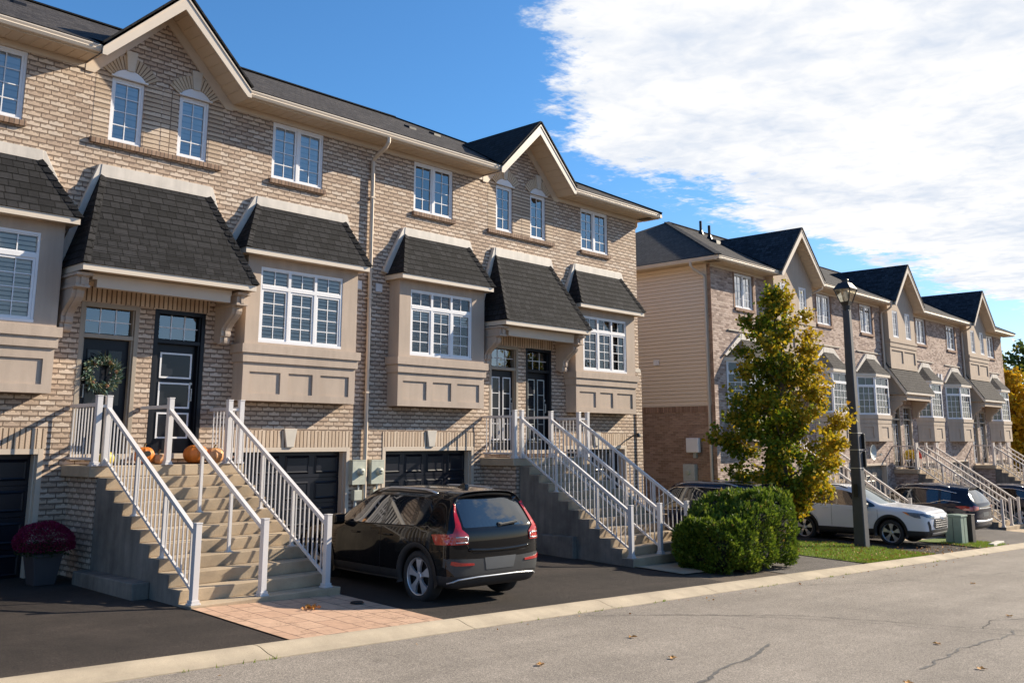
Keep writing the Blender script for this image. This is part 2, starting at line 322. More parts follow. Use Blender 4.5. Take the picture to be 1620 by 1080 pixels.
# ------------------------------------------------------------------ mesh helpers
class MB:
    def __init__(s): s.v = []; s.f = []
    def add(s, vs, fs):
        o = len(s.v); s.v += [tuple(v) for v in vs]; s.f += [tuple(i+o for i in f) for f in fs]; return s
    def quad(s, a, b, c, d): return s.add((a, b, c, d), ((0, 1, 2, 3),))
    def poly(s, *p): return s.add(p, (tuple(range(len(p))),))
    def box(s, x0, x1, y0, y1, z0, z1):
        return s.add([(x, y, z) for x in (x0, x1) for y in (y0, y1) for z in (z0, z1)],
                     [(0, 1, 3, 2), (4, 6, 7, 5), (0, 4, 5, 1), (2, 3, 7, 6), (0, 2, 6, 4), (1, 5, 7, 3)])
    def prism(s, pts, axis, a, b):
        """2-D outline extruded along axis 'x' (pts=(y,z)), 'y' (pts=(x,z)) or 'z' (pts=(x,y))"""
        f = {'x': lambda p, t: (t, p[0], p[1]), 'y': lambda p, t: (p[0], t, p[1]), 'z': lambda p, t: (p[0], p[1], t)}[axis]
        n = len(pts); vs = [f(p, a) for p in pts]+[f(p, b) for p in pts]
        ar = sum(pts[i][0]*pts[(i+1) % n][1]-pts[(i+1) % n][0]*pts[i][1] for i in range(n))
        fl = (ar > 0) == (axis != 'y')
        if a > b: fl = not fl
        fs = [tuple(range(n))[::-1] if fl else tuple(range(n)), tuple(range(n, 2*n)) if fl else tuple(range(n, 2*n))[::-1]]
        for i in range(n):
            j = (i+1) % n; q = (i, j, n+j, n+i); fs.append(q if fl else q[::-1])
        return s.add(vs, fs)
    def slab(s, p, t):
        """planar polygon thickened by t against its normal"""
        p = [Vector(q) for q in p]; n = len(p)
        nn = Vector((0, 0, 0))
        for i in range(n): nn += p[i].cross(p[(i+1) % n])
        nn.normalize(); q = [a-nn*t for a in p]
        return s.add([*p, *q], [tuple(range(n)), tuple(range(2*n-1, n-1, -1))]+[(i, n+i, n+(i+1) % n, (i+1) % n) for i in range(n)])
    def bar(s, a, b, w, h, up=(0, 0, 1)):
        """rectangular bar from a to b, w wide and h high"""
        a = Vector(a); b = Vector(b); d = (b-a).normalized(); u = Vector(up); r = d.cross(u)
        if r.length < 1e-4: r = Vector((1, 0, 0))
        r.normalize(); u = r.cross(d)
        vs = [p+r*i*w/2+u*j*h/2 for p in (a, b) for i, j in ((-1, -1), (1, -1), (1, 1), (-1, 1))]
        return s.add(vs, [(0, 1, 2, 3)[::-1], (4, 5, 6, 7), (0, 1, 5, 4), (1, 2, 6, 5), (2, 3, 7, 6), (3, 0, 4, 7)])
    def tube(s, pts, r, n=10, cap=True):
        pts = [Vector(p) for p in pts]; rr = r if isinstance(r, (list, tuple)) else [r]*len(pts)
        rings = []; ref = None
        for i, p in enumerate(pts):
            d = (pts[min(i+1, len(pts)-1)]-pts[max(i-1, 0)]).normalized()
            if ref is None: ref = Vector((0, 0, 1)) if abs(d.z) < .9 else Vector((1, 0, 0))
            u = (ref-d*ref.dot(d)).normalized(); ref = u; v = d.cross(u)
            rings.append([p+(u*cos(2*pi*k/n)+v*sin(2*pi*k/n))*rr[i] for k in range(n)])
        vs = [q for g in rings for q in g]; fs = []
        for i in range(len(pts)-1):
            for k in range(n): fs.append((i*n+k, i*n+(k+1) % n, (i+1)*n+(k+1) % n, (i+1)*n+k))
        if cap: fs.append(tuple(range(n))[::-1]); fs.append(tuple(range((len(pts)-1)*n, len(pts)*n)))
        return s.add(vs, fs)
    def lathe(s, prof, n=24, axis='z', o=(0, 0, 0)):
        vs = []; fs = []
        for r, h in prof:
            for k in range(n):
                a = 2*pi*k/n; p = {'z': (r*cos(a), r*sin(a), h), 'x': (h, r*cos(a), r*sin(a)), 'y': (r*sin(a), h, r*cos(a))}[axis]
                vs.append((p[0]+o[0], p[1]+o[1], p[2]+o[2]))
        for i in range(len(prof)-1):
            for k in range(n): fs.append((i*n+k, i*n+(k+1) % n, (i+1)*n+(k+1) % n, (i+1)*n+k))
        return s.add(vs, fs)
    def wall(s, x0, x1, z0, z1, y, holes, depth=0):
        """wall sheet facing -y with rectangular openings and reveals"""
        xs = sorted({x0, x1, *[h[0] for h in holes], *[h[1] for h in holes]}); xs = [x for x in xs if x0 <= x <= x1]
        zs = sorted({z0, z1, *[h[2] for h in holes], *[h[3] for h in holes]}); zs = [z for z in zs if z0 <= z <= z1]
        for i in range(len(xs)-1):
            for k in range(len(zs)-1):
                cx = (xs[i]+xs[i+1])/2; cz = (zs[k]+zs[k+1])/2
                if any(h[0] < cx < h[1] and h[2] < cz < h[3] for h in holes): continue
                s.quad((xs[i], y, zs[k]), (xs[i+1], y, zs[k]), (xs[i+1], y, zs[k+1]), (xs[i], y, zs[k+1]))
        if depth:
            for a, b, c, d_ in holes:
                e = y+depth
                s.quad((a, y, c), (a, y, d_), (a, e, d_), (a, e, c)); s.quad((b, y, c), (b, e, c), (b, e, d_), (b, y, d_))
                s.quad((a, y, d_), (b, y, d_), (b, e, d_), (a, e, d_)); s.quad((a, y, c), (a, e, c), (b, e, c), (b, y, c))
        return s
    def build(s, name, mat, parent=None, smooth=False, bevel=0, kind=None):
        me = bpy.data.meshes.new(name); me.from_pydata(s.v, [], s.f)
        mats = mat if isinstance(mat, (list, tuple)) else [mat]
        for m in mats: me.materials.append(MATS[m] if isinstance(m, str) else m)
        uvs(me)
        if smooth: me.polygons.foreach_set('use_smooth', [True]*len(me.polygons))
        me.update()
        o = bpy.data.objects.new(name, me); COL.objects.link(o)
        if parent is not None:
            o.parent = parent
            if 'loc0' in parent.keys(): o.location = -Vector(parent['loc0'])
        if bevel:
            b = o.modifiers.new('bevel', 'BEVEL'); b.width = bevel; b.segments = 2; b.limit_method = 'ANGLE'; b.angle_limit = radians(40)
        if kind: o['kind'] = kind
        return o
def uvs(me):
    """box style mapping in metres: u runs level, v runs up the face"""
    l = me.uv_layers.new(name='UVMap').data; V = me.vertices
    for p in me.polygons:
        n = p.normal
        if abs(n.z) > .97: t = Vector((1, 0, 0)); b = Vector((0, 1, 0))
        else:
            t = Vector((-n.y, n.x, 0)).normalized(); b = n.cross(t)
            if b.z < 0: b = -b
            if abs(t.x) > abs(t.y):
                if t.x < 0: t = -t
            elif t.y < 0: t = -t
        for li in p.loop_indices:
            c = V[me.loops[li].vertex_index].co; l[li].uv = (c.dot(t)+40, c.dot(b)+40)
def thing(name, loc, label, cat, group=None, world=True, rz=0):
    """an Empty at the thing's base; with world=True its parts are given in world coordinates"""
    o = bpy.data.objects.new(name, None); COL.objects.link(o); o.location = loc; o.rotation_euler = (0, 0, rz)
    o.empty_display_size = .2
    if world: o['loc0'] = tuple(loc)
    tag(o, label, cat, group); return o
def tag(o, label=None, cat=None, group=None):
    if label: o['label'] = label
    if cat: o['category'] = cat
    if group: o['group'] = group
    return o
def copy_tree(o, parent=None):
    c = o.copy(); COL.objects.link(c); c.parent = parent
    for ch in list(o.children): copy_tree(ch, c)
    return c
def interp(x, tab):
    if x <= tab[0][0]: return tab[0][1]
    for (a, b), (c, d_) in zip(tab, tab[1:]):
        if x <= c: return b+(d_-b)*(x-a)/(c-a)
    return tab[-1][1]
# ------------------------------------------------------------------ terrain: the street falls away to the right
KY = 9.62
def Kz(x): return -2.0-.0355*x
def Fz(x): return interp(x, [(-30, -2.05), (9, -2.08), (12, -2.15), (16.3, -2.32), (22, -2.65), (27, -2.87), (80, -2.95)])
def G(x, y):
    if y <= KY: return Kz(x)
    B = -1.91-.0355*x
    if y < 11.9: return Kz(x)+(B-Kz(x))*(y-KY)/(11.9-KY)
    if y < 16: return B+(Fz(x)-B)*(y-11.9)/4.1
    return Fz(x)
def patch(name, mat, x0, x1, y0, y1, dz=0, kind='structure', thick=0, nx=None, ny=None, f=G):
    m = MB(); nx = nx or max(1, int(abs(x1-x0)/.6)); ny = ny or max(1, int(abs(y1-y0)/.5))
    for j in range(ny+1):
        for i in range(nx+1):
            x = x0+(x1-x0)*i/nx; y = y0+(y1-y0)*j/ny; m.v.append((x, y, f(x, y)+dz))
    for j in range(ny):
        for i in range(nx): a = j*(nx+1)+i; m.f.append((a, a+1, a+nx+2, a+nx+1))
    o = m.build(name, mat, smooth=True)
    if kind: o['kind'] = kind
    return o
# ------------------------------------------------------------------ ground, street, kerb, drives
def gbase(x, y):
    if y < KY: return Kz(x)-.35
    return G(min(x, 60), y)-.16 if y < 30 else Fz(min(x, 60))-.3-(y-30)*.02
m = MB()
xs = [-700, -200, -60, -20]+[i*4 for i in range(-4, 18)]+[80, 120, 250, 900]; ys = [-700, -200, -60, -20, -8, 0, 6, KY-.3, KY+.4, 11.9, 14, 16, 20, 30, 60, 200, 700]
for y in ys:
    for x in xs: m.v.append((x, y, gbase(max(-30, min(x, 90)), y)-(0 if abs(x) < 90 else 1)))
n = len(xs)
for j in range(len(ys)-1):
    for i in range(n-1): a = j*n+i; m.f.append((a, a+1, a+n+1, a+n))
m.build('ground', 'soil', kind='structure')
def Sz(x, y): return Kz(x)-.055-.012*min(4, max(0, (KY-.42-y)))+.0025*noise.noise(Vector((x*1.3, y*1.3, 0)))
patch('street', 'asphalt_street', -25, 85, 1.2, KY-.40, f=Sz, nx=160, ny=14)
patch('street_far_side', 'asphalt_street', -25, 85, -3.0, 1.204, f=Sz, nx=60, ny=6)
# kerb: low mountable section, cast in lengths with joints
m = MB(); x = -24.0
while x < 84:
    L = 3.02; e = x+L-.012; k = 6
    for q in range(k):
        a = x+(e-x)*q/k; b = x+(e-x)*(q+1)/k
        for (ya, za), (yb, zb) in zip([(KY-.41, -.16), (KY-.41, -.045), (KY-.27, -.022), (KY-.12, .022), (KY-.06, .03), (KY+.02, .028)], [(KY-.41, -.045), (KY-.27, -.022), (KY-.12, .022), (KY-.06, .03), (KY+.02, .028), (KY+.02, -.2)]):
            m.quad((a, ya, Kz(a)+za), (b, ya, Kz(b)+za), (b, yb, Kz(b)+zb), (a, yb, Kz(a)+zb))
    x += L
m.build('kerb', 'kerb_concrete', smooth=False, kind='structure')
patch('kerb_joint_soil', 'soil', -24, 84, KY-.35, KY-.02, dz=-.04, f=lambda x, y: Kz(x))
# driveways
def drive(name, mat, x0, x1, y1=16.2, dz=0.0, y0=KY+.02): return patch(name, mat, x0, x1, y0, y1, dz=dz)
drive('driveway', 'asphalt_drive', -1.0, 6.72)
drive('driveway', 'asphalt_drive', 9.12, 16.4)
drive('driveway', 'asphalt_old', 18.82, 22.6)
drive('driveway', 'asphalt_drive', 26.95, 30.75)
drive('driveway', 'asphalt_old', 33.1, 40.7)
drive('driveway', 'asphalt_old', 43.2, 50.8)
drive('driveway', 'asphalt_old', 53.3, 58)
patch('walkway', 'stamped', 6.72, 9.12, KY+.02, 12.0, dz=.012, nx=24, ny=24)
patch('walkway', 'concrete_step', 16.42, 18.8, 10.7, 12.0, dz=.02)
patch('planting_bed', 'soil', 16.4, 20.4, KY+.03, 12.0, dz=-.01)
for xx in (30.75, 40.7, 50.8): patch('walkway', 'concrete_step', xx, xx+2.4, KY+.02, 12.2, dz=.0)
patch('ground_far_lawn', 'lawn', 58, 90, KY+.02, 24, dz=-.02)
patch('side_yard', 'soil', 22.6, 26.95, 15.9, 27, dz=.0)
# lawn between the two blocks, with its blades
LAWN = (22.62, 26.95, KY+.04, 16.0)
patch('lawn', 'lawn', LAWN[0], LAWN[1], LAWN[2], LAWN[3], dz=.015)
patch('lawn', 'lawn', 30.75, 33.1, KY+.04, 11.6, dz=.03)
leafmat('grass_blade', [(0, (.11, .18, .018)), (.5, (.18, .26, .028)), (.9, (.27, .32, .05)), (1, (.32, .29, .08))], .4)
rg = random.Random(3)
m = MB()
def blade(m, x, y, z, h):
    a = rg.uniform(0, pi); c = cos(a)*.007; s = sin(a)*.007; l = h*.5; dx = rg.uniform(-l, l); dy = rg.uniform(-l, l)
    m.add([(x-c, y-s, z), (x+c, y+s, z), (x+dx, y+dy, z+h)], [(0, 1, 2)])
for i in range(26000):
    x = rg.uniform(LAWN[0], LAWN[1]); y = LAWN[2]+(LAWN[3]-LAWN[2])*rg.random()**1.9
    blade(m, x, y, G(x, y)+.012, rg.uniform(.03, .07)*(1.3 if noise.noise(Vector((x*2, y*2, 0))) > .1 else .9))
for i in range(3500):
    x = rg.uniform(30.8, 33.1); y = rg.uniform(KY+.05, 10.9); blade(m, x, y, G(x, y)+.025, rg.uniform(.03, .08))
o = m.build('grass', 'grass_blade'); tag(o, 'short green autumn grass covering the strip between the driveways', 'grass'); o['kind'] = 'stuff'
# tiny debris along the kerb: weeds and crumbs
m = MB()
for i in range(260):
    x = rg.uniform(1, 50); y = KY-.43+rg.gauss(0, .02); z = Sz(x, y)
    if noise.noise(Vector((x*.8, 5, 0))) < .05: continue
    for k in range(3): blade(m, x+rg.gauss(0, .03), y, z, rg.uniform(.015, .05))
o = m.build('kerb_weeds', 'grass_blade'); tag(o, 'small weeds and moss growing in the joint along the kerb', 'weeds'); o['kind'] = 'stuff'
# sealed cracks in the street surface
simple('crack', (.06, .055, .05), .9, .3, 20)
simple('seal', (.10, .095, .09), .8, .3, 12)
def crack(name, pts, w, mat='crack', jit=.05, seed=1):
    r = random.Random(seed); P2 = []
    for (a, b), (c, d_) in zip(pts, pts[1:]):
        L = sqrt((c-a)**2+(d_-b)**2); n = max(2, int(L/.09))
        for k in range(n): t = k/n; P2.append([a+(c-a)*t, b+(d_-b)*t])
    P2.append(list(pts[-1])); m = MB(); ox = oy = 0
    off = []
    for p in P2:
        ox = ox*.8+r.gauss(0, jit*.35); oy = oy*.8+r.gauss(0, jit*.35); off.append((p[0]+ox, p[1]+oy, w*r.uniform(.25, 1.1)))
    for (x, y, a), (x2, y2, b) in zip(off, off[1:]):
        dx = x2-x; dy = y2-y; L = sqrt(dx*dx+dy*dy)+1e-6; nx = -dy/L; ny = dx/L
        m.quad((x-nx*a, y-ny*a, Sz(x, y)+.005), (x2-nx*b, y2-ny*b, Sz(x2, y2)+.005), (x2+nx*b, y2+ny*b, Sz(x2, y2)+.005), (x+nx*a, y+ny*a, Sz(x, y)+.005))
    return m.build(name, mat, kind='structure')
crack('crack', [(11.2, 9.05), (12.0, 8.6), (13.0, 7.9), (14.2, 6.9), (14.9, 5.6), (15.5, 4.3), (15.8, 2.6)], .012, seed=2)
crack('crack', [(12.7, 8.15), (13.8, 7.0), (14.4, 5.9), (15.0, 4.4), (15.2, 3.3)], .008, seed=3)
crack('crack', [(11.5, 6.25), (10.6, 6.0), (9.9, 5.9), (9.2, 5.7), (8.4, 5.5), (7.6, 5.3)], .035, 'seal', .03, seed=4)
crack('crack', [(11.5, 4.4), (12.4, 4.42), (13.5, 4.5), (14.6, 4.45), (15.4, 4.5)], .022, 'seal', .06, seed=5)
crack('crack', [(15.2, 4.9), (16.2, 5.1), (17.2, 4.6), (18.5, 4.8)], .012, seed=6)
crack('crack', [(17.5, 8.9), (19.5, 8.2), (22, 7.6), (26, 6.9), (30, 6.0)], .01, seed=7)
# ------------------------------------------------------------------ windows
def win_grid(par, x0, x1, z0, z1, y, cols, rows, trans=0, glass='window_glass', blind='blind_white', name='window', fr=.052, mun=.009, mat='pvc_white', lights=(2, 4), inset=.0, blind_to=None):
    """a window facing -y. cols = number of sashes; trans = height of the top lights; returns the frame object"""
    f = MB(); yb = y+.05
    f.box(x0, x1, y-.018, yb, z1-fr*.8, z1); f.box(x0, x1, y-.030, yb, z0, z0+fr*.9)
    f.box(x0, x0+fr*.8, y-.018, yb, z0+fr*.9, z1-fr*.8); f.box(x1-fr*.8, x1, y-.018, yb, z0+fr*.9, z1-fr*.8)
    zi0, zi1 = z0+fr*.9, z1-fr*.8; xi0, xi1 = x0+fr*.8, x1-fr*.8
    zt = zi1-trans if trans else zi1
    if trans: f.box(xi0, xi1, y-.022, yb, zt-.035, zt+.035)
    cw = (xi1-xi0)/cols; g = MB(); mu = MB()
    for k in range(cols):
        a = xi0+cw*k; b = a+cw
        if k: f.box(a-.03, a+.03, y-.020, yb, zi0, zt-(.035 if trans else 0)); 
        if k and trans: f.box(a-.03, a+.03, y-.020, yb, zt+.035, zi1)
        A = a+(.03 if k else 0); B = b-(.03 if k < cols-1 else 0); zb = zt-(.035 if trans else 0)
        # sash
        s = .042
        f.box(A, B, y-.006, yb-.004, zi0, zi0+s); f.box(A, B, y-.006, yb-.004, zb-s, zb); f.box(A, A+s, y-.006, yb-.004, zi0+s, zb-s); f.box(B-s, B, y-.006, yb-.004, zi0+s, zb-s)
        g.quad((A+s, y+.02, zi0+s), (B-s, y+.02, zi0+s), (B-s, y+.02, zb-s), (A+s, y+.02, zb-s))
        for q in range(1, lights[0]): xx = A+s+(B-A-2*s)*q/lights[0]; mu.box(xx-mun, xx+mun, y+.008, y+.016, zi0+s, zb-s)
        for q in range(1, lights[1]):
            zz = zi0+s+(zb-zi0-2*s)*q/lights[1]; mu.box(A+s, B-s, y+.0085, y+.0155, zz-mun, zz+mun)
        if trans:
            g.quad((A+.02, y+.02, zt+.05), (B-.02, y+.02, zt+.05), (B-.02, y+.02, zi1-.02), (A+.02, y+.02, zi1-.02))
            f.box(A, B, y-.006, yb-.004, zt+.035, zt+.055); f.box(A, B, y-.006, yb-.004, zi1-.022, zi1)
            for q in range(1, lights[0]): xx = A+(B-A)*q/lights[0]; mu.box(xx-mun, xx+mun, y+.008, y+.016, zt+.055, zi1-.022)
    F = f.build(name, mat, par)
    return F, [('glazing_bar', mu, mat), ('pane', g, glass)], (x0+.03, x1-.03, z0+.03, z1-.03, yb)
def finish_window(F, subs, ext, par2, blind='blind_white', blind_span=(0, 1), deep=.30):
    for n, mb, mt in subs: mb.build(n, mt, par2)
    x0, x1, z0, z1, y = ext
    if blind:
        b = MB(); za = z0+(z1-z0)*blind_span[0]; zb = z0+(z1-z0)*blind_span[1]
        e_ = y-.012; b.quad((x0, e_, za), (x1, e_, za), (x1, e_, zb), (x0, e_, zb)); b.build('blind', blind, par2)
    if not blind or blind_span != (0, 1):
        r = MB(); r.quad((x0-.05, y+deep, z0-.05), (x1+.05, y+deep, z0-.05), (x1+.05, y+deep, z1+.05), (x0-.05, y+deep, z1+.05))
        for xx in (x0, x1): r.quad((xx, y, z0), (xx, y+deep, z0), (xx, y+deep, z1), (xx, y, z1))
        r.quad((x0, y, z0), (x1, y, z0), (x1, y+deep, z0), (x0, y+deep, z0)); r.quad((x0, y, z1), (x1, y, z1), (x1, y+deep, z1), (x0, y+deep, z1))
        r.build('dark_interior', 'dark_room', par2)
def window(par, *a, blind='blind_white', blind_span=(0, 1), as_part=True, **k):
    F, subs, ext = win_grid(par, *a, **k); finish_window(F, subs, ext, F if as_part else par, blind, blind_span); return F
YF = 16.0
simple('joint_dark', (.12, .085, .06), .9, .2, 9)
def gutter_profile(y, z): return [(y, z), (y, z-.02), (y+.018, z-.055), (y+.005, z-.075), (y+.03, z-.12), (y+.115, z-.12), (y+.115, z), (y+.105, z), (y+.105, z-.1), (y+.035, z-.1), (y+.02, z-.07), (y+.03, z-.05), (y+.014, z-.012)]
def gutter(par, x0, x1, z=6.58, y=15.37, mat='fascia_beige'):
    m = MB(); m.prism(gutter_profile(y, z), 'x', x0, x1); m.build('gutter', mat, par)
def eaves(par, x0, x1, dz, far=False):
    fb = MB(); fb.box(x0, x1, 15.487, 15.515, 6.44+dz, 6.585+dz); fb.build('fascia', 'fascia_beige', par)
    s = MB(); s.box(x0, x1, 15.515, 15.999, 6.452+dz, 6.466+dz)
    x = x0
    while x < x1-.22: x += .2; s.box(x-.012, x+.012, 15.515, 15.995, 6.444+dz, 6.452+dz)
    s.build('soffit', 'soffit', par)
def brick_arch(par, xc, zc, ri, ro, mat='brick_voussoir'):
    """fan of bricks over a segmental head, with its keystone"""
    m = MB(); a0 = radians(31); n = 16
    for k in range(n):
        a = a0+(pi-2*a0)*(k+.11)/n; b = a0+(pi-2*a0)*(k+.89)/n
        if abs((a+b)/2-pi/2) < .16: continue
        pr = [(xc+ri*cos(a), zc+ri*sin(a)), (xc+ri*cos(b), zc+ri*sin(b)), (xc+ro*cos(b), zc+ro*sin(b)), (xc+ro*cos(a), zc+ro*sin(a))]
        m.prism(pr, 'y', YF-.0265, YF+.01)
    m.build('brick_arch', mat, par, bevel=.004)
    b = MB(); pts = [(xc+(ro-.004)*cos(a0+(pi-2*a0)*k/20), zc+(ro-.004)*sin(a0+(pi-2*a0)*k/20)) for k in range(21)]+[(xc+(ri+.004)*cos(a0+(pi-2*a0)*k/20), zc+(ri+.004)*sin(a0+(pi-2*a0)*k/20)) for k in range(20, -1, -1)]
    for k in range(20): b.quad((pts[k+1][0], YF-.006, pts[k+1][1]), (pts[k][0], YF-.006, pts[k][1]), (pts[41-k][0], YF-.006, pts[41-k][1]), (pts[40-k][0], YF-.006, pts[40-k][1]))
    b.build('arch_mortar', 'joint_dark', par)
def keystone(par, xc, z0, z1, w0, w1, y=YF, p=.05):
    m = MB(); m.prism([(xc-w0/2, z0), (xc+w0/2, z0), (xc+w1/2, z1), (xc-w1/2, z1)], 'y', y-p, y+.01); m.build('keystone', 'keystone', par, bevel=.006)
def lip(m, x0, x1, y0, z0, z1, xs0=None): m.box(x0, x1, y0, YF, z0, z1)

def bay(par, xa, xb, cx0, cx1, dz, blind, wx0, wx1, roofx):
    """square oriel with moulded apron, window and mansard roof; xa<xb body, roofx=(bottom left,bottom right,top left,top right)"""
    Y0 = 15.65
    w0, w1, w2, w3 = wx0, wx1, 1.84+dz, 3.28+dz
    m = MB(); m.wall(xa, xb, 1.79+dz, 3.47+dz, Y0, [(w0, w1, w2, w3)], .05)
    m.quad((xa, YF, 1.79+dz), (xa, Y0, 1.79+dz), (xa, Y0, 3.47+dz), (xa, YF, 3.47+dz)); m.quad((xb, Y0, 1.79+dz), (xb, YF, 1.79+dz), (xb, YF, 3.47+dz), (xb, Y0, 3.47+dz))
    m.box(xa-.075, xb+.075, Y0-.075, YF-.001, 1.63+dz, 1.79+dz)
    m.box(xa-.035, xb+.035, Y0-.04, YF-.002, 1.46+dz, 1.63+dz)
    # apron with three sunk panels
    L = xb-xa; pn = [(xa+L*a, xa+L*b, .885+dz, 1.285+dz) for a, b in ((.055, .315), (.385, .60), (.67, .94))]
    m.wall(xa, xb, .75+dz, 1.46+dz, Y0, pn, .03)
    for a, b, c, d_ in pn: m.quad((a, Y0+.03, c), (b, Y0+.03, c), (b, Y0+.03, d_), (a, Y0+.03, d_))
    m.quad((xa, YF, .75+dz), (xa, Y0, .75+dz), (xa, Y0, 1.46+dz), (xa, YF, 1.46+dz)); m.quad((xb, Y0, .75+dz), (xb, YF, .75+dz), (xb, YF, 1.46+dz), (xb, Y0, 1.46+dz))
    m.quad((xa, Y0, .75+dz), (xb, Y0, .75+dz), (xb, YF, .75+dz), (xa, YF, .75+dz))
    B = m.build('bay_window', 'stucco', par)
    F, subs, ext = win_grid(B, w0, w1, w2, w3, Y0+.03, 3, 1, trans=.34, name='window_frame', glass='window_glass_low')
    finish_window(F, subs, ext, B, blind[0], blind[1])
    mansard(B, roofx, 15.42, 3.46+dz, 4.55+dz, .16, 'shingle', body=(xa, xb, Y0))
    return B
def mansard(par, rx, y0, z0, z1, fl, mat, body=None, fh=.12, fw=None):
    a, b, c, d_ = rx
    m = MB(); m.box(a, b, y0, y0+.022, z0, z0+fh); m.box(a, a+.022, y0+.022, YF-.001, z0, z0+fh); m.box(b-.022, b, y0+.022, YF-.001, z0, z0+fh)
    m.build('fascia', 'fascia_beige', par)
    s = MB(); s.box(a+.022, b-.022, y0+.022, YF-.002, z0+.01, z0+.025); s.build('soffit', 'soffit', par)
    r = MB(); zt = z0+fh; yo = y0-.02; q = .016
    A = (a-.02, yo, zt-q); Bp = (b+.02, yo, zt-q); Cc = (c, YF-.07, z1); D = (d_, YF-.07, z1); AW = (a-.02, YF-.05, zt-q); BW = (b+.02, YF-.05, zt-q)
    # individual courses as real steps
    def courses(P0, P1, P2, P3, n):
        P0, P1, P2, P3 = map(Vector, (P0, P1, P2, P3)); nn = (P1-P0).cross(P3-P0).normalized()
        for k in range(n):
            t0 = k/n; t1 = min(1, (k+1.0)/n)
            l0 = P0.lerp(P3, t0); r0 = P1.lerp(P2, t0); l1 = P0.lerp(P3, t1); r1 = P1.lerp(P2, t1)
            r.quad(l0+nn*.007, r0+nn*.007, r1+nn*.001, l1+nn*.001); r.quad(l0-nn*.005, r0-nn*.005, r0+nn*.007, l0+nn*.007)
    L = sqrt((z1-zt)**2+(YF-y0)**2); n = max(4, round(L/.143))
    courses(A, Bp, D, Cc, n); courses(AW, A, Cc, (c-.001, YF-.05, z1), n); courses(Bp, BW, (d_+.001, YF-.05, z1), D, n)
    r.build('bay_roof' if fh < .125 and fw is None else 'porch_roof', mat, par)
    # hip caps
    for P0, P1, sgn in ((Vector(A), Vector(Cc), -1), (Vector(Bp), Vector(D), 1)):
        h = MB(); k = max(4, round((P1-P0).length/.15)); dd = (P1-P0)/k
        for i in range(k):
            p = P0+dd*i; e = P0+dd*(i+1.05); ex = Vector((sgn*.01, -.035, .0)); ix = Vector((-sgn*.12, .0, .0)); bx = Vector((sgn*.0, .13, .0))
            up = Vector((0, -.012, .014))
            h.quad(p+ex+up, p+ix+up, e+ix, e+ex); h.quad(p+bx+up, p+ex+up, e+ex, e+bx)
        h.build('hip_cap', mat, par)
    # metal flashing against the brick
    f = MB(); g = fl
    f.prism([(c-.02, z1-.03), (d_+.02, z1-.03), (d_+.0, z1+g), (c-.0, z1+g)], 'y', YF-.10, YF-.001)
    f.prism([(a-.01, zt+.02), (c-.02, z1-.03), (c-.001, z1+g), (c-.045, z1+g-.01), (a-.13, zt+.06)], 'y', YF-.09, YF-.002)
    f.prism([(d_+.02, z1-.03), (b+.01, zt+.02), (b+.13, zt+.06), (d_+.045, z1+g-.01), (d_+.001, z1+g)], 'y', YF-.09, YF-.002)
    f.build('flashing', 'flashing', par, bevel=.004)
    return r
def corbel(par, x0, x1, dz, far=False, mat='stucco', yb=YF, side=-1):
    """scrolled bracket under the porch roof; profile in y,z"""
    Z = 2.66+dz; Y = yb
    pr = [(Y, Z), (Y-.78, Z), (Y-.78, Z-.06), (Y-.74, Z-.07), (Y-.74, Z-.20), (Y-.64, Z-.215), (Y-.63, Z-.25)]
    for k in range(9):
        t = k/8; pr.append((Y-.60+.34*(3*t*t-2*t**3)-.03*sin(t*pi*2), Z-.26-.46*t))
    pr += [(Y-.25, Z-.76), (Y-.22, Z-.775), (Y-.23, Z-.82)]
    for k in range(6):
        t = k/5; a = pi*.9*t; pr.append((Y-.16-.07*cos(a)*1.0, Z-.84-.07*sin(a)))
    pr += [(Y, Z-.86)]
    xc = (x0+x1)/2; m = MB(); m.prism(pr, 'x', x0+.03, x1-.03)
    m.prism([(a if a > Y-.05 else a-.03, b) for a, b in pr[:7]]+[(a-.028, b) for a, b in pr[7:-1]]+[pr[-1]], 'x', xc-.035, xc+.035)
    m.prism([(Y, Z), (Y-.82, Z), (Y-.82, Z-.05), (Y, Z-.05)], 'x', x0, x1)
    m.prism([(Y, Z-.19), (Y-.76, Z-.19), (Y-.76, Z-.235), (Y, Z-.235)], 'x', x0+.01, x1-.01)
    m.build('porch_bracket', mat, par, bevel=.006)
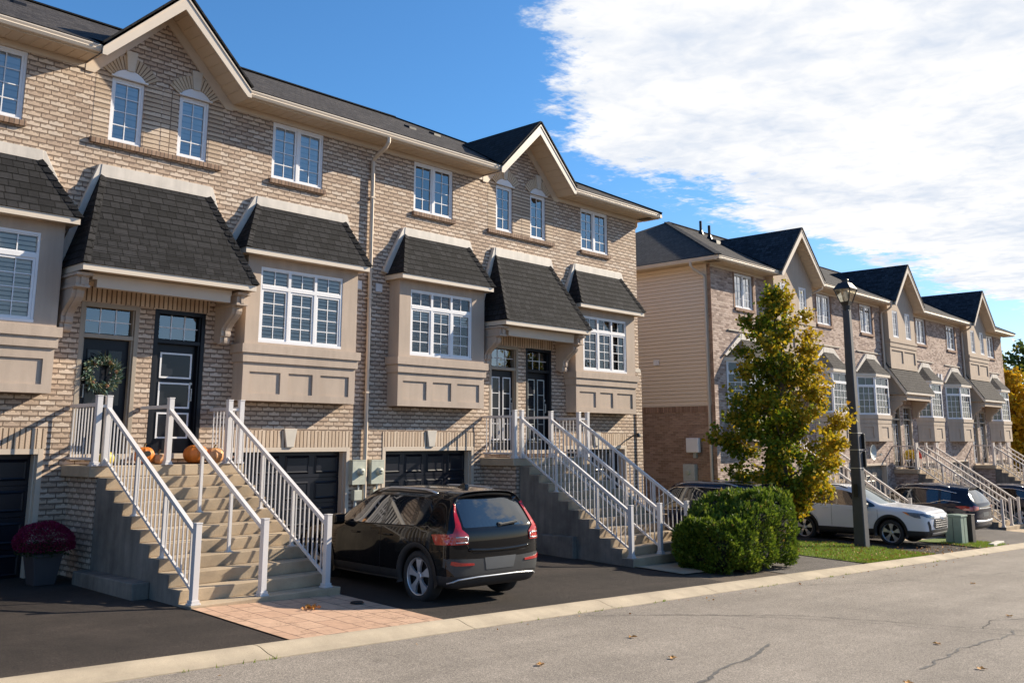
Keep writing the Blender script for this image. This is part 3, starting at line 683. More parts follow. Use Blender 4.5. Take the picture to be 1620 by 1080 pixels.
def door(par, x0, x1, zb, zt, frame, slab, style):
    """entrance with frame, slab and transom light in the opening x0..x1"""
    y = YF+.10; fw = .075
    f = MB()
    for a, b in ((x0, x0+fw), (x1-fw, x1)): f.box(a, b, YF-.005, y+.06, zb, zt)
    f.box(x0+fw, x1-fw, YF-.005, y+.06, zt-fw, zt); zd = zt-.56; f.box(x0+fw, x1-fw, YF+.01, y+.06, zd-.035, zd+.035)
    for a, b in ((x0+fw, x0+fw+.03), (x1-fw-.03, x1-fw)): f.box(a, b, YF+.03, y+.059, zb, zt-fw)
    D = f.build('front_door', frame, par, bevel=.004)
    a, b = x0+fw+.03, x1-fw-.03; c, d_ = zd+.035, zt-fw
    t = MB(); t.quad((a+.02, y, c+.02), (b-.02, y, c+.02), (b-.02, y, d_-.02), (a+.02, y, d_-.02)); t.build('transom_pane', 'window_glass', D)
    t = MB()
    for q in (1, 2): xx = a+(b-a)*q/3; t.box(xx-.009, xx+.009, y-.012, y-.002, c, d_)
    t.box(a, b, y-.0115, y-.0025, (c+d_)/2-.009, (c+d_)/2+.009); t.build('glazing_bar', 'pvc_white', D)
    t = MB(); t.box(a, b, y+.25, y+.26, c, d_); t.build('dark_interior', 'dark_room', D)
    z1 = zd-.035; z0 = zb+.06; s = MB(); s.box(a, b, y+.012, y+.055, z0, z1); W_ = b-a; H = z1-z0
    pane = MB(); tr = MB(); det = MB()
    if style == 'panels':       # two narrow lights above two sunk panels
        for u0, u1 in ((.14, .42), (.58, .86)):
            X0, X1 = a+W_*u0, a+W_*u1
            pane.box(X0, X1, y+.004, y+.012, z0+H*.42, z0+H*.90); tr.box(X0-.02, X0, y, y+.012, z0+H*.42, z0+H*.9); tr.box(X1, X1+.02, y, y+.012, z0+H*.42, z0+H*.9)
            tr.box(X0-.02, X1+.02, y, y+.012, z0+H*.9, z0+H*.9+.02); tr.box(X0-.02, X1+.02, y, y+.012, z0+H*.42-.02, z0+H*.42)
            for e in (.0, .03): det.box(X0-.02+e, X1+.02-e, y+.006-e*.15, y+.012, z0+H*.08+e, z0+H*.36-e)
        tm = slab
    elif style == 'squares':    # three large framed lights
        for k in range(3):
            Z0 = z0+H*(.15+.275*k); Z1 = Z0+H*.205; X0, X1 = a+.12, b-.10
            pane.box(X0, X1, y+.004, y+.012, Z0, Z1)
            for q in ((X0-.03, X0, Z0-.03, Z1+.03), (X1, X1+.03, Z0-.03, Z1+.03), (X0, X1, Z1, Z1+.03), (X0, X1, Z0-.03, Z0)): tr.box(q[0], q[1], y-.006, y+.012, q[2], q[3])
        det.box(a+.02, a+.05, y, y+.012, z0+.02, z1-.02); tm = 'pvc_white'
    else:                        # two long white framed lights
        for u0, u1 in ((.12, .40), (.60, .88)):
            X0, X1 = a+W_*u0, a+W_*u1; Z0, Z1 = z0+H*.14, z0+H*.90
            pane.box(X0, X1, y+.004, y+.012, Z0, Z1)
            for q in ((X0-.025, X0, Z0-.025, Z1+.025), (X1, X1+.025, Z0-.025, Z1+.025), (X0, X1, Z1, Z1+.025), (X0, X1, Z0-.025, Z0)): tr.box(q[0], q[1], y-.004, y+.012, q[2], q[3])
            for k in (1, 2, 3): zz = Z0+(Z1-Z0)*k/4; tr.box(X0, X1, y, y+.0035, zz-.008, zz+.008)
        det.box(a+.01, b-.01, y+.004, y+.0115, z0+.03, z0+.2); tm = 'pvc_white' if style == 'long' else 'metal_grey'
    s.build('door_leaf', slab, D, bevel=.003); pane.build('door_pane', 'door_glass', D); tr.build('door_trim', tm, D)
    if det.v: det.build('door_panel', slab, D, bevel=.004)
    h = MB(); hx = b-.07 if style != 'panels' else a+.06
    h.tube([(hx, y-.05, z0+.92), (hx, y-.05, z0+1.14)], .010, 8); h.tube([(hx, y+.01, z0+.93), (hx, y-.05, z0+.93)], .009, 8); h.tube([(hx, y+.01, z0+1.13), (hx, y-.05, z0+1.13)], .009, 8)
    h.lathe([(0, -.03), (.026, -.03), (.028, 0)], 12, 'y', (hx, y+.012, z0+1.23)); h.build('handle', 'metal_grey', D, smooth=False)
    m = MB(); m.box(x0, x1, YF-.06, y+.02, zb-.03, zb+.06); m.build('door_sill', 'trim_beige', D)
def garage(par, x0, x1, zb, zt, frame='trim_beige', doorm='garage_black', cols=4, rec=.22):
    fw = .085; f = MB()
    f.box(x0, x0+fw, YF-.012, YF+rec, zb, zt); f.box(x1-fw, x1, YF-.012, YF+rec, zb, zt); f.box(x0+fw, x1-fw, YF-.012, YF+rec, zt-fw, zt)
    f.box(x0+fw, x0+fw+.03, YF+.06, YF+rec, zb, zt-fw); f.box(x1-fw-.03, x1-fw, YF+.06, YF+rec, zb, zt-fw)
    Gd = f.build('garage_door', frame, par, bevel=.004)
    a, b = x0+fw, x1-fw; y = YF+rec-.03; H = (zt-fw-zb)/4; s = MB(); p = MB()
    for r in range(4):
        z0 = zb+H*r; s.box(a, b, y+(.004 if r % 2 else 0), y+.04, z0+.004, z0+H-.004)
        cw = (b-a)/cols
        for c in range(cols):
            X0, X1, Z0, Z1 = a+cw*c+.07, a+cw*(c+1)-.07, z0+.075, z0+H-.075
            o = [(X0, Z0), (X1, Z0), (X1, Z1), (X0, Z1)]; i1 = [(X0+.03, Z0+.03), (X1-.03, Z0+.03), (X1-.03, Z1-.03), (X0+.03, Z1-.03)]; i2 = [(q[0]+sx*.02, q[1]+sz*.02) for q, (sx, sz) in zip(i1, ((1, 1), (-1, 1), (-1, -1), (1, -1)))]
            yy = y-.001
            for q in range(4):
                w_ = (q+1) % 4
                p.quad((o[q][0], yy, o[q][1]), (o[w_][0], yy, o[w_][1]), (i1[w_][0], yy-.022, i1[w_][1]), (i1[q][0], yy-.022, i1[q][1]))
                p.quad((i1[q][0], yy-.022, i1[q][1]), (i1[w_][0], yy-.022, i1[w_][1]), (i2[w_][0], yy-.010, i2[w_][1]), (i2[q][0], yy-.010, i2[q][1]))
            p.quad(*[(q[0], yy-.010, q[1]) for q in i2])
    s.build('door_section', doorm, Gd); p.build('door_panel', doorm, Gd)
simple('door_glass', (.016, .018, .024), .12, .05, 3, spec=.3)

# ------------------------------------------------------------------ near block
CS = (7.82, 17.59); XL, XR = -1.95, 22.58
B1 = thing('townhouse_block', (10, YF, -2.1), 'near townhouse block of buff brick with square beige bays and steep dark porch roofs', 'townhouses')
holes = []; ZB = -2.75
DOORS = [(-1.15, -.13, -.26, 2.31), (.15, 1.13, -.26, 2.31)]
for c in CS:
    for a, b in ((-.94, -.34), (.34, .94)): holes.append((c+a, c+b, 5.15, 6.335))
    holes += [(c+a, c+b, z0, z1) for a, b, z0, z1 in DOORS]
WX = [(CS[0]-3.60, CS[0]-2.36), (CS[0]+2.36, CS[0]+3.60), (CS[1]-3.65, CS[1]-2.42), (CS[1]+2.42, CS[1]+3.64)]
for a, b in WX: holes.append((a, b, 5.15, 6.335))
GX = [(CS[0]-4.40, CS[0]-1.55), (CS[0]+1.55, CS[0]+4.52), (CS[1]-4.39, CS[1]-1.66), (CS[1]+1.6, CS[1]+4.3)]
for a, b in GX: holes.append((a, b, ZB, -.11))
m = MB(); m.wall(XL, XR, ZB, 6.46, YF, holes, .0)
for h in holes:
    a, b, c, d_ = h; e = YF+.11
    m.quad((a, YF, c), (a, YF, d_), (a, e, d_), (a, e, c)); m.quad((b, YF, c), (b, e, c), (b, e, d_), (b, YF, d_)); m.quad((a, YF, d_), (b, YF, d_), (b, e, d_), (a, e, d_)); m.quad((a, YF, c), (a, e, c), (b, e, c), (b, YF, c))
for c in CS: m.poly((c-1.42, YF, 6.46), (c+1.42, YF, 6.46), (c, YF, 7.88))
m.quad((XR, YF, ZB), (XR, 26.6, ZB), (XR, 26.6, 6.46), (XR, YF, 6.46)); m.quad((XR, 26.6, ZB), (XL, 26.6, ZB), (XL, 26.6, 6.46), (XR, 26.6, 6.46)); m.quad((XL, 26.6, ZB), (XL, YF, ZB), (XL, YF, 6.46), (XL, 26.6, 6.46))
m.build('brick_wall', 'brick_buff', B1)
q = MB(); q.box(XR-.22, XR+.055, YF-.04, YF+.5, ZB, 1.95); q.build('brick_plinth', 'brick_buff', B1)
q = MB(); q.prism([(XR-.22, 1.95), (XR+.055, 1.95), (XR-.0, 2.05), (XR-.22, 2.05)], 'y', YF-.04, YF+.5); q.build('plinth_cap', 'keystone', B1)
# inner dark box so that nothing shows through
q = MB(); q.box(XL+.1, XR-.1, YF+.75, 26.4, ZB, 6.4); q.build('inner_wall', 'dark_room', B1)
for i, (a, b) in enumerate(WX):
    window(B1, a, b, 5.15, 6.335, YF+.045, 2, 1, blind='blind_white' if i < 2 else None, blind_span=(0, 1) if i < 2 else (0, 1))
    s = MB(); s.box(a-.05, b+.05, YF-.065, YF+.02, 5.055, 5.148); s.build('brick_sill', 'brick_sill', B1, bevel=.004)
for gi, c in enumerate(CS):
    for sg in (-1, 1):
        xc = c+sg*.64
        window(B1, xc-.30, xc+.30, 5.15, 6.335, YF+.045, 1, 1, blind='blind_white' if gi == 0 else None)
        h = MB(); pts = [(xc-.315, 6.355)]+[(xc+.37*cos(radians(t)), 6.15+.37*sin(radians(t))) for t in range(145, 34, -5)]+[(xc+.315, 6.355)]
        h.prism(pts, 'y', YF-.02, YF+.02); h.prism([(xc-.335, 6.335), (xc+.335, 6.335), (xc+.335, 6.362), (xc-.335, 6.362)], 'y', YF-.05, YF+.02); h.build('window_head', 'pvc_white', B1, bevel=.003)
        brick_arch(B1, xc, 6.15, .375, .62); keystone(B1, xc, 6.50, 6.87, .13, .215)
    s = MB(); s.box(c-1.26, c+1.24, YF-.065, YF+.02, 5.055, 5.148); s.build('brick_sill', 'brick_sill', B1, bevel=.004)
    p = MB()
    for a, b in ((-1.23, -.965), (-.315, -.012), (.012, .315), (.965, 1.23)): p.box(c+a, c+b, YF-.004, YF+.01, 5.149, 6.46 if abs(a) > .9 else 6.36)
    p.build('brick_pier', 'brick_stack', B1)
    p = MB(); p.box(c-1.17, c+1.19, YF-.012, YF+.02, 2.325, 2.575); p.build('brick_lintel', 'brick_soldier', B1)
    door(B1, c-1.15, c-.13, -.26, 2.31, 'frame_taupe', 'door_black', 'panels' if gi == 0 else 'long')
    door(B1, c+.15, c+1.13, -.26, 2.31, 'door_black', 'door_black', 'squares' if gi == 0 else 'longgrey')
    # porch roof with beam, soffit and two scrolled brackets
    mansard(B1, (c-1.57, c+1.57, c-1.04, c+1.02), 15.05, 2.68, 4.50, .19, 'shingle', fw=1)
    q = MB(); q.box(c-1.30, c+1.22, 15.30, YF-.005, 2.585, 2.679); q.box(c-1.22, c+1.20, 15.30, 15.42, 2.46, 2.585); q.build('porch_beam', 'trim_beige', B1)
    q = MB(); q.box(c-1.2, c+1.2, 15.42, YF-.006, 2.575, 2.584)
    q.build('soffit', 'soffit', B1)
    corbel(B1, c-1.60, c-1.34, 0); corbel(B1, c+1.28, c+1.54, 0)
# garages
for i, (a, b) in enumerate(GX):
    garage(B1, a, b, (-2.13, -2.2, -2.36, -2.8)[i], -.11, cols=4)
    s = MB(); xk = a+(b-a)*.505; s.box(a-.0, xk-.085, YF-.012, YF+.01, -.108, .21); s.box(xk+.085, b+.02, YF-.012, YF+.01, -.108, .21); s.build('brick_lintel', 'brick_soldier', B1)
    keystone(B1, xk, -.105, .245, .165, .29)
# oriel bays
c1, c2 = CS
bay(B1, c1-4.33, c1-1.66, 0, 0, 0, ('louvre', (0, 1)), c1-3.95, c1-2.02, (c1-4.45, c1-1.52, c1-4.10, c1-2.02))
bay(B1, c1+1.74, c1+4.33, 0, 0, 0, ('louvre', (0, 1)), c1+2.03, c1+3.95, (c1+1.54, c1+4.45, c1+2.02, c1+4.16))
bay(B1, c2-4.30, c2-1.69, 0, 0, 0, ('louvre', (.55, .76)), c2-3.98, c2-2.10, (c2-4.42, c2-1.61, c2-3.96, c2-1.96))
bay(B1, c2+1.70, c2+4.33, 0, 0, 0, (None, (0, 1)), c2+2.02, c2+3.93, (c2+1.66, c2+4.50, c2+2.04, c2+4.09))
# main roof: hipped at the right end
def main_roof(B, X0, X1, dz, mat, hipL, hipR, gables, gw, gz, gy, gmat, apz, yfr=15.36):
    e0, e1, rd = X0-.48, X1+.48, 5.62; ze = 6.60+dz; zr = ze+.51*rd; y0, y1, yr = 15.38, 26.6+.62, 21.0
    a = e0+(rd if hipL else 0); b = e1-(rd if hipR else 0)
    m = MB(); yn = YF+.02; zn = ze+.51*(yn-y0)
    if gables:
        cuts = [e0]+[v for c in gables for v in (c-gw, c+gw)]+[e1]
        for q0, q1 in zip(cuts[::2], cuts[1::2]):
            u0 = q0+((yn-y0) if (q0 == e0 and hipL) else 0); u1 = q1-((yn-y0) if (q1 == e1 and hipR) else 0)
            m.quad((q0, y0, ze), (q1, y0, ze), (u1, yn, zn), (u0, yn, zn))
        m.quad((e0+(yn-y0 if hipL else 0), yn, zn), (e1-(yn-y0 if hipR else 0), yn, zn), (b, yr, zr), (a, yr, zr))
    else: m.quad((e0, y0, ze), (e1, y0, ze), (b, yr, zr), (a, yr, zr))
    m.quad((e1, y1, ze), (e0, y1, ze), (a, yr, zr), (b, yr, zr))
    if hipR: m.poly((e1, y0, ze), (e1, y1, ze), (b, yr, zr))
    if hipL: m.poly((e0, y1, ze), (e0, y0, ze), (a, yr, zr))
    m.build('main_roof', mat, B)
    u = MB()
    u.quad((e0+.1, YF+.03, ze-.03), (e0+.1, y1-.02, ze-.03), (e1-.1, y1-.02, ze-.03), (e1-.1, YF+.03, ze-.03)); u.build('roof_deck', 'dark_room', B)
    r = MB(); r.bar((a, yr, zr+.0), (b, yr, zr+.0), .22, .03)
    if hipR: r.bar((e1, y0, ze), (b, yr, zr), .2, .03)
    if hipL: r.bar((e0, y0, ze), (a, yr, zr), .2, .03)
    r.build('ridge_cap', gmat, B)
    for c in gables:
        yb = y0+(apz+.0-ze)/.51; g = MB()
        for s in (-1, 1):
            ye = y0-.03
            P = [(c, yfr-.06, apz), (c+s*gw, yfr-.06, ze-.0), (c+s*gw, ye, ze), (c, yb, apz)]
            P = P if s < 0 else P[::-1]
            g.slab([Vector(p) for p in P], .035)
        g.build('gable_roof', gmat, B)
        sl = sqrt(gw**2+(apz-ze)**2); f = MB(); so_ = MB(); fz = MB()
        for s in (-1, 1):
            d_ = Vector((s*gw, 0, ze-apz))/sl; nrm = Vector((-d_.z*s, 0, d_.x*s)) if s > 0 else Vector((-d_.z, 0, d_.x)); nrm = Vector((s*(apz-ze), 0, gw))/sl
            tp = Vector((c, 0, apz-.05/ (gw/sl)))
            # rake board, soffit, frieze
            A = Vector((c, 0, apz-.06)); Bq = Vector((c+s*gw, 0, ze-.06)); h = .185/(gw/sl)
            f.prism([(A.x, A.z), (Bq.x, Bq.z), (Bq.x, Bq.z-.13), (Bq.x-s*.08, Bq.z-.13), (A.x, A.z-h)], 'y', yfr-.03, yfr)
            f.prism([(A.x, A.z), (Bq.x, Bq.z), (Bq.x, Bq.z-.03), (A.x, A.z-.04)], 'y', yfr-.045, yfr-.03)
            P = [(c, yfr, apz-.17), (c+s*gw, yfr, ze-.17), (c+s*gw, YF, ze-.17), (c, YF, apz-.17)]
            so_.slab([Vector(p) for p in (P if s > 0 else P[::-1])], .012)
            n_ = 5
            for k in range(1, int(sl/.2)):
                t = k*.2/sl; x_ = c+s*gw*t; z_ = apz-.17+(ze-apz)*t; so_.bar((x_, yfr, z_-.016), (x_, YF, z_-.016), .022, .012)
            fz.prism([(c, apz-.19), (c+s*(gw), ze-.19), (c+s*(gw), ze-.30), (c+s*(gw-.16), ze-.30), (c, apz-.19-.235)], 'y', YF-.03 if not dz else YF-.33, YF+.0 if not dz else YF-.30)
        f.build('rake_board', 'fascia_beige', B); so_.build('rake_soffit', 'soffit', B)
        if not dz: fz.build('frieze', 'trim_beige', B)
    return a, b, yr, zr
main_roof(B1, XL-4, XR, 0, 'shingle_main', False, True, CS, 1.43, 0, 0, 'shingle', 8.03)
edges = [XL, CS[0]-1.43, CS[0]+1.43, CS[1]-1.43, CS[1]+1.43, XR]
for a, b in ((edges[0], edges[1]), (edges[2], edges[3]), (edges[4], edges[5]+.48)):
    eaves(B1, a, b, 0); gutter(B1, a, b)
    fb = MB(); fb.box(a-(0.18 if a > 0 else 0), min(b+.18, XR), YF-.022, YF+.002, 6.337, 6.449); fb.build('frieze_board', 'trim_beige', B1)
# side eave at right end
m = MB(); m.box(XR, XR+.36, YF-.5, 26.6, 6.452, 6.466); m.build('soffit', 'soffit', B1)
m = MB(); m.prism([(26.9+0, 0), (0, 0)], 'x', 0, 0) if False else m.box(XR+.37, XR+.48, 15.37, 27.2, 6.46, 6.58); m.build('gutter', 'fascia_beige', B1)
# downspouts
def rect_pipe(par, pts, w=.075, d=.055, mat='pvc_shade', name='downspout'):
    m = MB()
    for a, b in zip(pts, pts[1:]): m.bar(a, b, w, d, up=(0, 1, 0) if abs(a[2]-b[2]) > abs(a[1]-b[1])+abs(a[0]-b[0]) else (0, 0, 1))
    for p in pts[1:-1]: m.box(p[0]-w/2-.003, p[0]+w/2+.003, p[1]-d/2-.004, p[1]+d/2+.004, p[2]-.05, p[2]+.05)
    m.build(name, mat, par)
m = MB(); m.tube([(12.69, 15.42, 6.47), (12.69, 15.42, 6.36), (12.69, 15.50, 6.27), (12.69, 15.84, 6.12), (12.69, 15.93, 6.03), (12.69, 15.93, -2.2)], .045, 8)
for z in (5.2, 3.0, 1.0): m.box(12.63, 12.75, 15.88, 16, z, z+.03)
m.build('downspout', 'trim_beige', B1)
m = MB(); m.tube([(22.98, 16.25, 6.47), (22.98, 16.25, 6.34), (22.92, 16.28, 6.26), (22.70, 16.38, 6.14), (22.65, 16.4, 6.02), (22.65, 16.4, -2.6)], .045, 8); m.build('downspout', 'trim_beige', B1)
# wall vents, roof vents, hose taps, wall lamp bracket
for x in (12.42, 12.98):
    m = MB(); m.box(x-.09, x+.09, YF-.03, YF, 3.18, 3.36); m.build('wall_vent', 'pvc_shade', B1, bevel=.005)
    m = MB()
for x, y in ((15.95, 18.5), (17.2, 18.9), (4.5, 18.2), (6.2, 19.0)):
    z = 6.6+.51*(y-15.38); m = MB(); m.prism([(y-.12, z-.1), (y+.12, z+.04), (y+.12, z+.11), (y-.10, z+.01)], 'x', x-.12, x+.12); m.build('roof_vent', 'door_black', B1)
# ------------------------------------------------------------------ front stairs with railings
def staircase(label, c, zt, n, riser, tread, yf, sx0, sx1, lx0, lx1, rails, railmat, brickmat, ledge=None, group=None, pitch=.112, detail=True):
    """c pair centre; rails = list of (x, has_balusters); yf = front of the landing slab"""
    T = thing('front_stairs', ((sx0+sx1)/2, yf-n*tread, zt-riser*(n+1)), label, 'stairs', group or 'concrete front stairs with metal railings')
    m = MB(); zb = zt-riser*(n+1)-.5
    m.box(lx0, lx1, yf, YF-.001, zt-.17, zt); m.build('landing', 'concrete_step', T, bevel=.012)
    # risers and treads (step k: top zt-riser*k, front yf-tread*k)
    for part, mat in (('steps', 'concrete_step'),):
        s = MB()
        for k in range(1, n+1):
            y0 = yf-tread*k+(0); top = zt-riser*k
            s.prism([(y0-.0, top), (y0+tread+.05, top), (y0+tread+.05, top-riser+.0), (y0+.030, top-riser-.0), (y0+.008, top-.055)], 'x', sx0+.002, sx1-.002)
        s.build(part, mat, T, bevel=.010)
    b = MB(); pr = [(yf+.03, zb), (yf-n*tread+.012, zb)]
    for k in range(n, 0, -1): pr += [(yf-tread*k+.012, zt-riser*k-.006), (yf-tread*(k-1)+.012, zt-riser*k-.006)]
    pr.append((yf+.03, zt-riser-.05))
    # split the body in columns so that the side stays planar and free of self overlaps
    for k in range(1, n+1):
        ya = yf-tread*k+.035; yb_ = ya+tread; b.box(sx0, sx1, ya, yb_, zb, zt-riser*k-.02)
    b2 = MB(); b2.poly((sx0-.004, yf+.012, zb), (sx0-.004, yf-n*tread+.012, zb), *[(sx0-.004, p[0], p[1]) for p in pr[2:-1]])
    b2.poly(*[(sx1+.004, p[1], p[2]) for p in [b2.v[i] for i in range(len(b2.v))][::-1]])
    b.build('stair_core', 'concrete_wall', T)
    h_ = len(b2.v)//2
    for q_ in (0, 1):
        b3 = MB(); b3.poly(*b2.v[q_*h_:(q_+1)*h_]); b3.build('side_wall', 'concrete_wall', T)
    p = MB(); p.box(lx0+.13, lx1-.06, yf+.05, YF-.001, zb, zt-.171); p.build('brick_base', brickmat, T)
    if ledge:
        l = MB(); x0, y0, y1, z1 = ledge; l.box(x0, sx0-.005, y0, y1, z1-1, z1); l.build('footing', 'concrete_wall', T, bevel=.02)
    ph = 1.07; pw = .088
    def post(par, x, y, z0, h, w=pw):
        m = MB(); m.box(x-w/2, x+w/2, y-w/2, y+w/2, z0, z0+h); m.box(x-w*.5-.006, x+w*.5+.006, y-w*.5-.006, y+w*.5+.006, z0+h, z0+h+.018)
        m.box(x-w*.5-.028, x+w*.5+.028, y-w*.5-.028, y+w*.5+.028, z0, z0+.022); m.box(x-w*.5-.014, x+w*.5+.014, y-w*.5-.014, y+w*.5+.014, z0+.022, z0+.06)
        m.build('post', railmat, par, bevel=.004 if detail else 0)
    for x, bal in rails:
        ya = yf+.05; yb = yf-n*tread+.115; za = zt; zbm = zt-riser*n
        R = MB(); 
        A = (x, ya-.03, za+ph-.20); Bq = (x, yb+.03, zbm+ph-.16)
        R.bar(A, Bq, .062, .055); R.bar((A[0], A[1], A[2]-.035), (Bq[0], Bq[1], Bq[2]-.035), .035, .02)
        RR = R.build('railing', railmat, T)
        post(RR, x, ya, za, ph); post(RR, x, yb, zbm, ph-.04)
        slope = (Bq[2]-A[2])/(Bq[1]-A[1])
        if bal:
            q = MB(); a2 = (x, ya-.03, za+.10); b2_ = (x, yb+.03, zbm+.16); q.bar(a2, b2_, .035, .038); q.build('bottom_rail', railmat, RR)
            s2 = (b2_[2]-a2[2])/(b2_[1]-a2[1]); k = int((A[1]-Bq[1])/pitch)
            for i in range(1, k):
                y = A[1]-(A[1]-Bq[1])*i/k; q = MB(); zl = a2[2]+s2*(y-a2[1]); zh = A[2]+slope*(y-A[1])
                q.box(x-.009, x+.009, y-.009, y+.009, zl, zh-.02); q.build('baluster', railmat, RR)
        for k in ([round(n*.36), round(n*.7)] if n > 7 else [n//2]):
            y = yf-tread*k+.14; zz = zt-riser*k; top = A[2]+slope*(y-A[1])-.02
            q = MB(); w = .042; q.box(x-w/2, x+w/2, y-w/2, y+w/2, zz, top); q.box(x-.045, x+.045, y-.045, y+.045, zz, zz+.012); q.box(x-.03, x+.03, y-.03, y+.03, zz+.012, zz+.03); q.build('post', railmat, RR)
    if detail:
        xm = rails[1][0]; R = MB(); R.bar((xm, yf+.05, zt+ph-.13), (xm, YF-.02, zt+ph-.13), .062, .055); R.build('landing_handrail', railmat, T)
    # level railings on both ends of the landing
    for x in (lx0+.085, lx1-.085):
        R = MB(); y0 = yf+.05; y1 = YF-.02; z = zt+ph-.13
        R.bar((x, y0, z), (x, y1, z), .062, .055); RR = R.build('landing_railing', railmat, T); post(RR, x, y0, zt, ph)
        q = MB(); q.bar((x, y0, zt+.11), (x, y1, zt+.11), .035, .038); q.build('bottom_rail', railmat, RR)
        # short link to the stair post
        for i in range(1, int((y1-y0)/pitch)+1):
            y = y0+i*pitch
            if y > y1-.02: break
            q = MB(); q.box(x-.009, x+.009, y-.009, y+.009, zt+.12, z-.02); q.build('baluster', railmat, RR)
        xo = min((r[0] for r in rails), key=lambda v: abs(v-x))
        if abs(xo-x) > .1:
            q = MB(); q.bar((min(x, xo), y0, z-.02), (max(x, xo), y0, z-.02), .04, .04, up=(0, 0, 1)); q.build('link_rail', railmat, RR)
    return T
S1 = staircase('nearest concrete front stairs, with pumpkins on the landing and reddish paving at the foot', 7.82, -.37, 10, .174, .300, 14.93, 6.70, 9.12, 6.56, 9.24,
               [(6.80, True), (7.84, False), (8.93, True)], 'rail', 'brick_buff', ledge=(6.44, 13.05, 14.98, -1.90))
S2 = staircase('second concrete front stairs from the left, rising behind the glossy black crossover to two doors', 17.59, -.37, 11, .178, .281, 14.93, 16.37, 18.80, 16.14, 18.97,
               [(16.46, True), (17.50, True), (18.55, True)], 'rail', 'brick_buff', ledge=(16.22, 13.3, 14.98, -1.98))
# ------------------------------------------------------------------ far block, one storey step lower down the street
DZ = -.75; CF = (31.85, 41.9, 51.95); FL, FR = 26.67, 57.0
B2 = thing('townhouse_block', (40, YF, -3), 'farther townhouse block of rose brick with stucco gables and a tan siding end wall', 'townhouses')
GFX = []; holes = []
for c in CF:
    for s in (-1, 1): a = c+s*3.05; holes.append((a-.61, a+.61, 4.40, 5.585))
    for x0, x1 in ((c-4.45, c-1.95), (c+1.95, c+4.45)): GFX.append((x0, x1)); holes.append((x0, x1, -3.6, -.86))
    holes += [(c-1.12, c-.14, -1.12, 1.50), (c+.14, c+1.12, -1.12, 1.50)]
m = MB(); m.wall(FL, FR, -3.6, 5.71, YF, holes, .0)
for h in holes:
    a, b, c, d_ = h; e = YF+.11
    m.quad((a, YF, c), (a, YF, d_), (a, e, d_), (a, e, c)); m.quad((b, YF, c), (b, e, c), (b, e, d_), (b, YF, d_)); m.quad((a, YF, d_), (b, YF, d_), (b, e, d_), (a, e, d_)); m.quad((a, YF, c), (a, e, c), (b, e, c), (b, YF, c))
m.quad((FR, YF, -3.6), (FR, 26.6, -3.6), (FR, 26.6, 5.71), (FR, YF, 5.71)); m.quad((FR, 26.6, -3.6), (FL, 26.6, -3.6), (FL, 26.6, 5.71), (FR, 26.6, 5.71))
m.build('brick_wall', 'brick_rose', B2)
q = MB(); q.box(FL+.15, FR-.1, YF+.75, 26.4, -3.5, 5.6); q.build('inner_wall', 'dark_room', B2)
m = MB(); m.quad((FL, 26.6, -3.6), (FL, YF, -3.6), (FL, YF, 1.16), (FL, 26.6, 1.16)); m.quad((FL+.03, 26.6, 1.16), (FL+.03, YF, 1.16), (FL+.03, YF, 5.71), (FL+.03, 26.6, 5.71)); m.build('side_brick_wall', 'brick_brown', B2)
m = MB(); m.box(FL-.018, FL, YF+.0, 26.6, .94, 1.16); m.build('brick_band', 'brick_rose_sill', B2)
# lapped siding above, real laps
m = MB(); z = 1.16; H = .1195
while z < 5.70:
    z1 = min(z+H, 5.71); zg = z1-.011; xa, xb, xg = FL-.026, FL-.010, FL+.012; ya, yb_ = 26.6, YF+.12
    for (x_0, z_0), (x_1, z_1) in (((xa, z), (xb, zg)), ((xb, zg), (xg, zg+.001)), ((xg, zg+.001), (xg, z1)), ((xg, z1), (xa, z1+.0002))): m.quad((x_0, ya, z_0), (x_0, yb_, z_0), (x_1, yb_, z_1), (x_1, ya, z_1))
    z = z1
m.build('siding', 'siding', B2)
m = MB(); m.box(FL-.03, FL+.0, YF+.12, YF+.18, 1.13, 5.71); m.box(FL-.03, FL, YF+.12, 26.6, 1.12, 1.16); m.build('siding_trim', 'trim_beige', B2)
m = MB(); m.box(FL-.012, FL+.005, YF-.008, YF+.12, -3.6, 5.58); m.build('corner_brick', 'brick_brown', B2)
main_roof(B2, FL, FR, DZ, 'shingle_far', True, True, CF, 1.66, 0, 0, 'shingle_blue', 7.60, yfr=15.28)
STY = 15.70
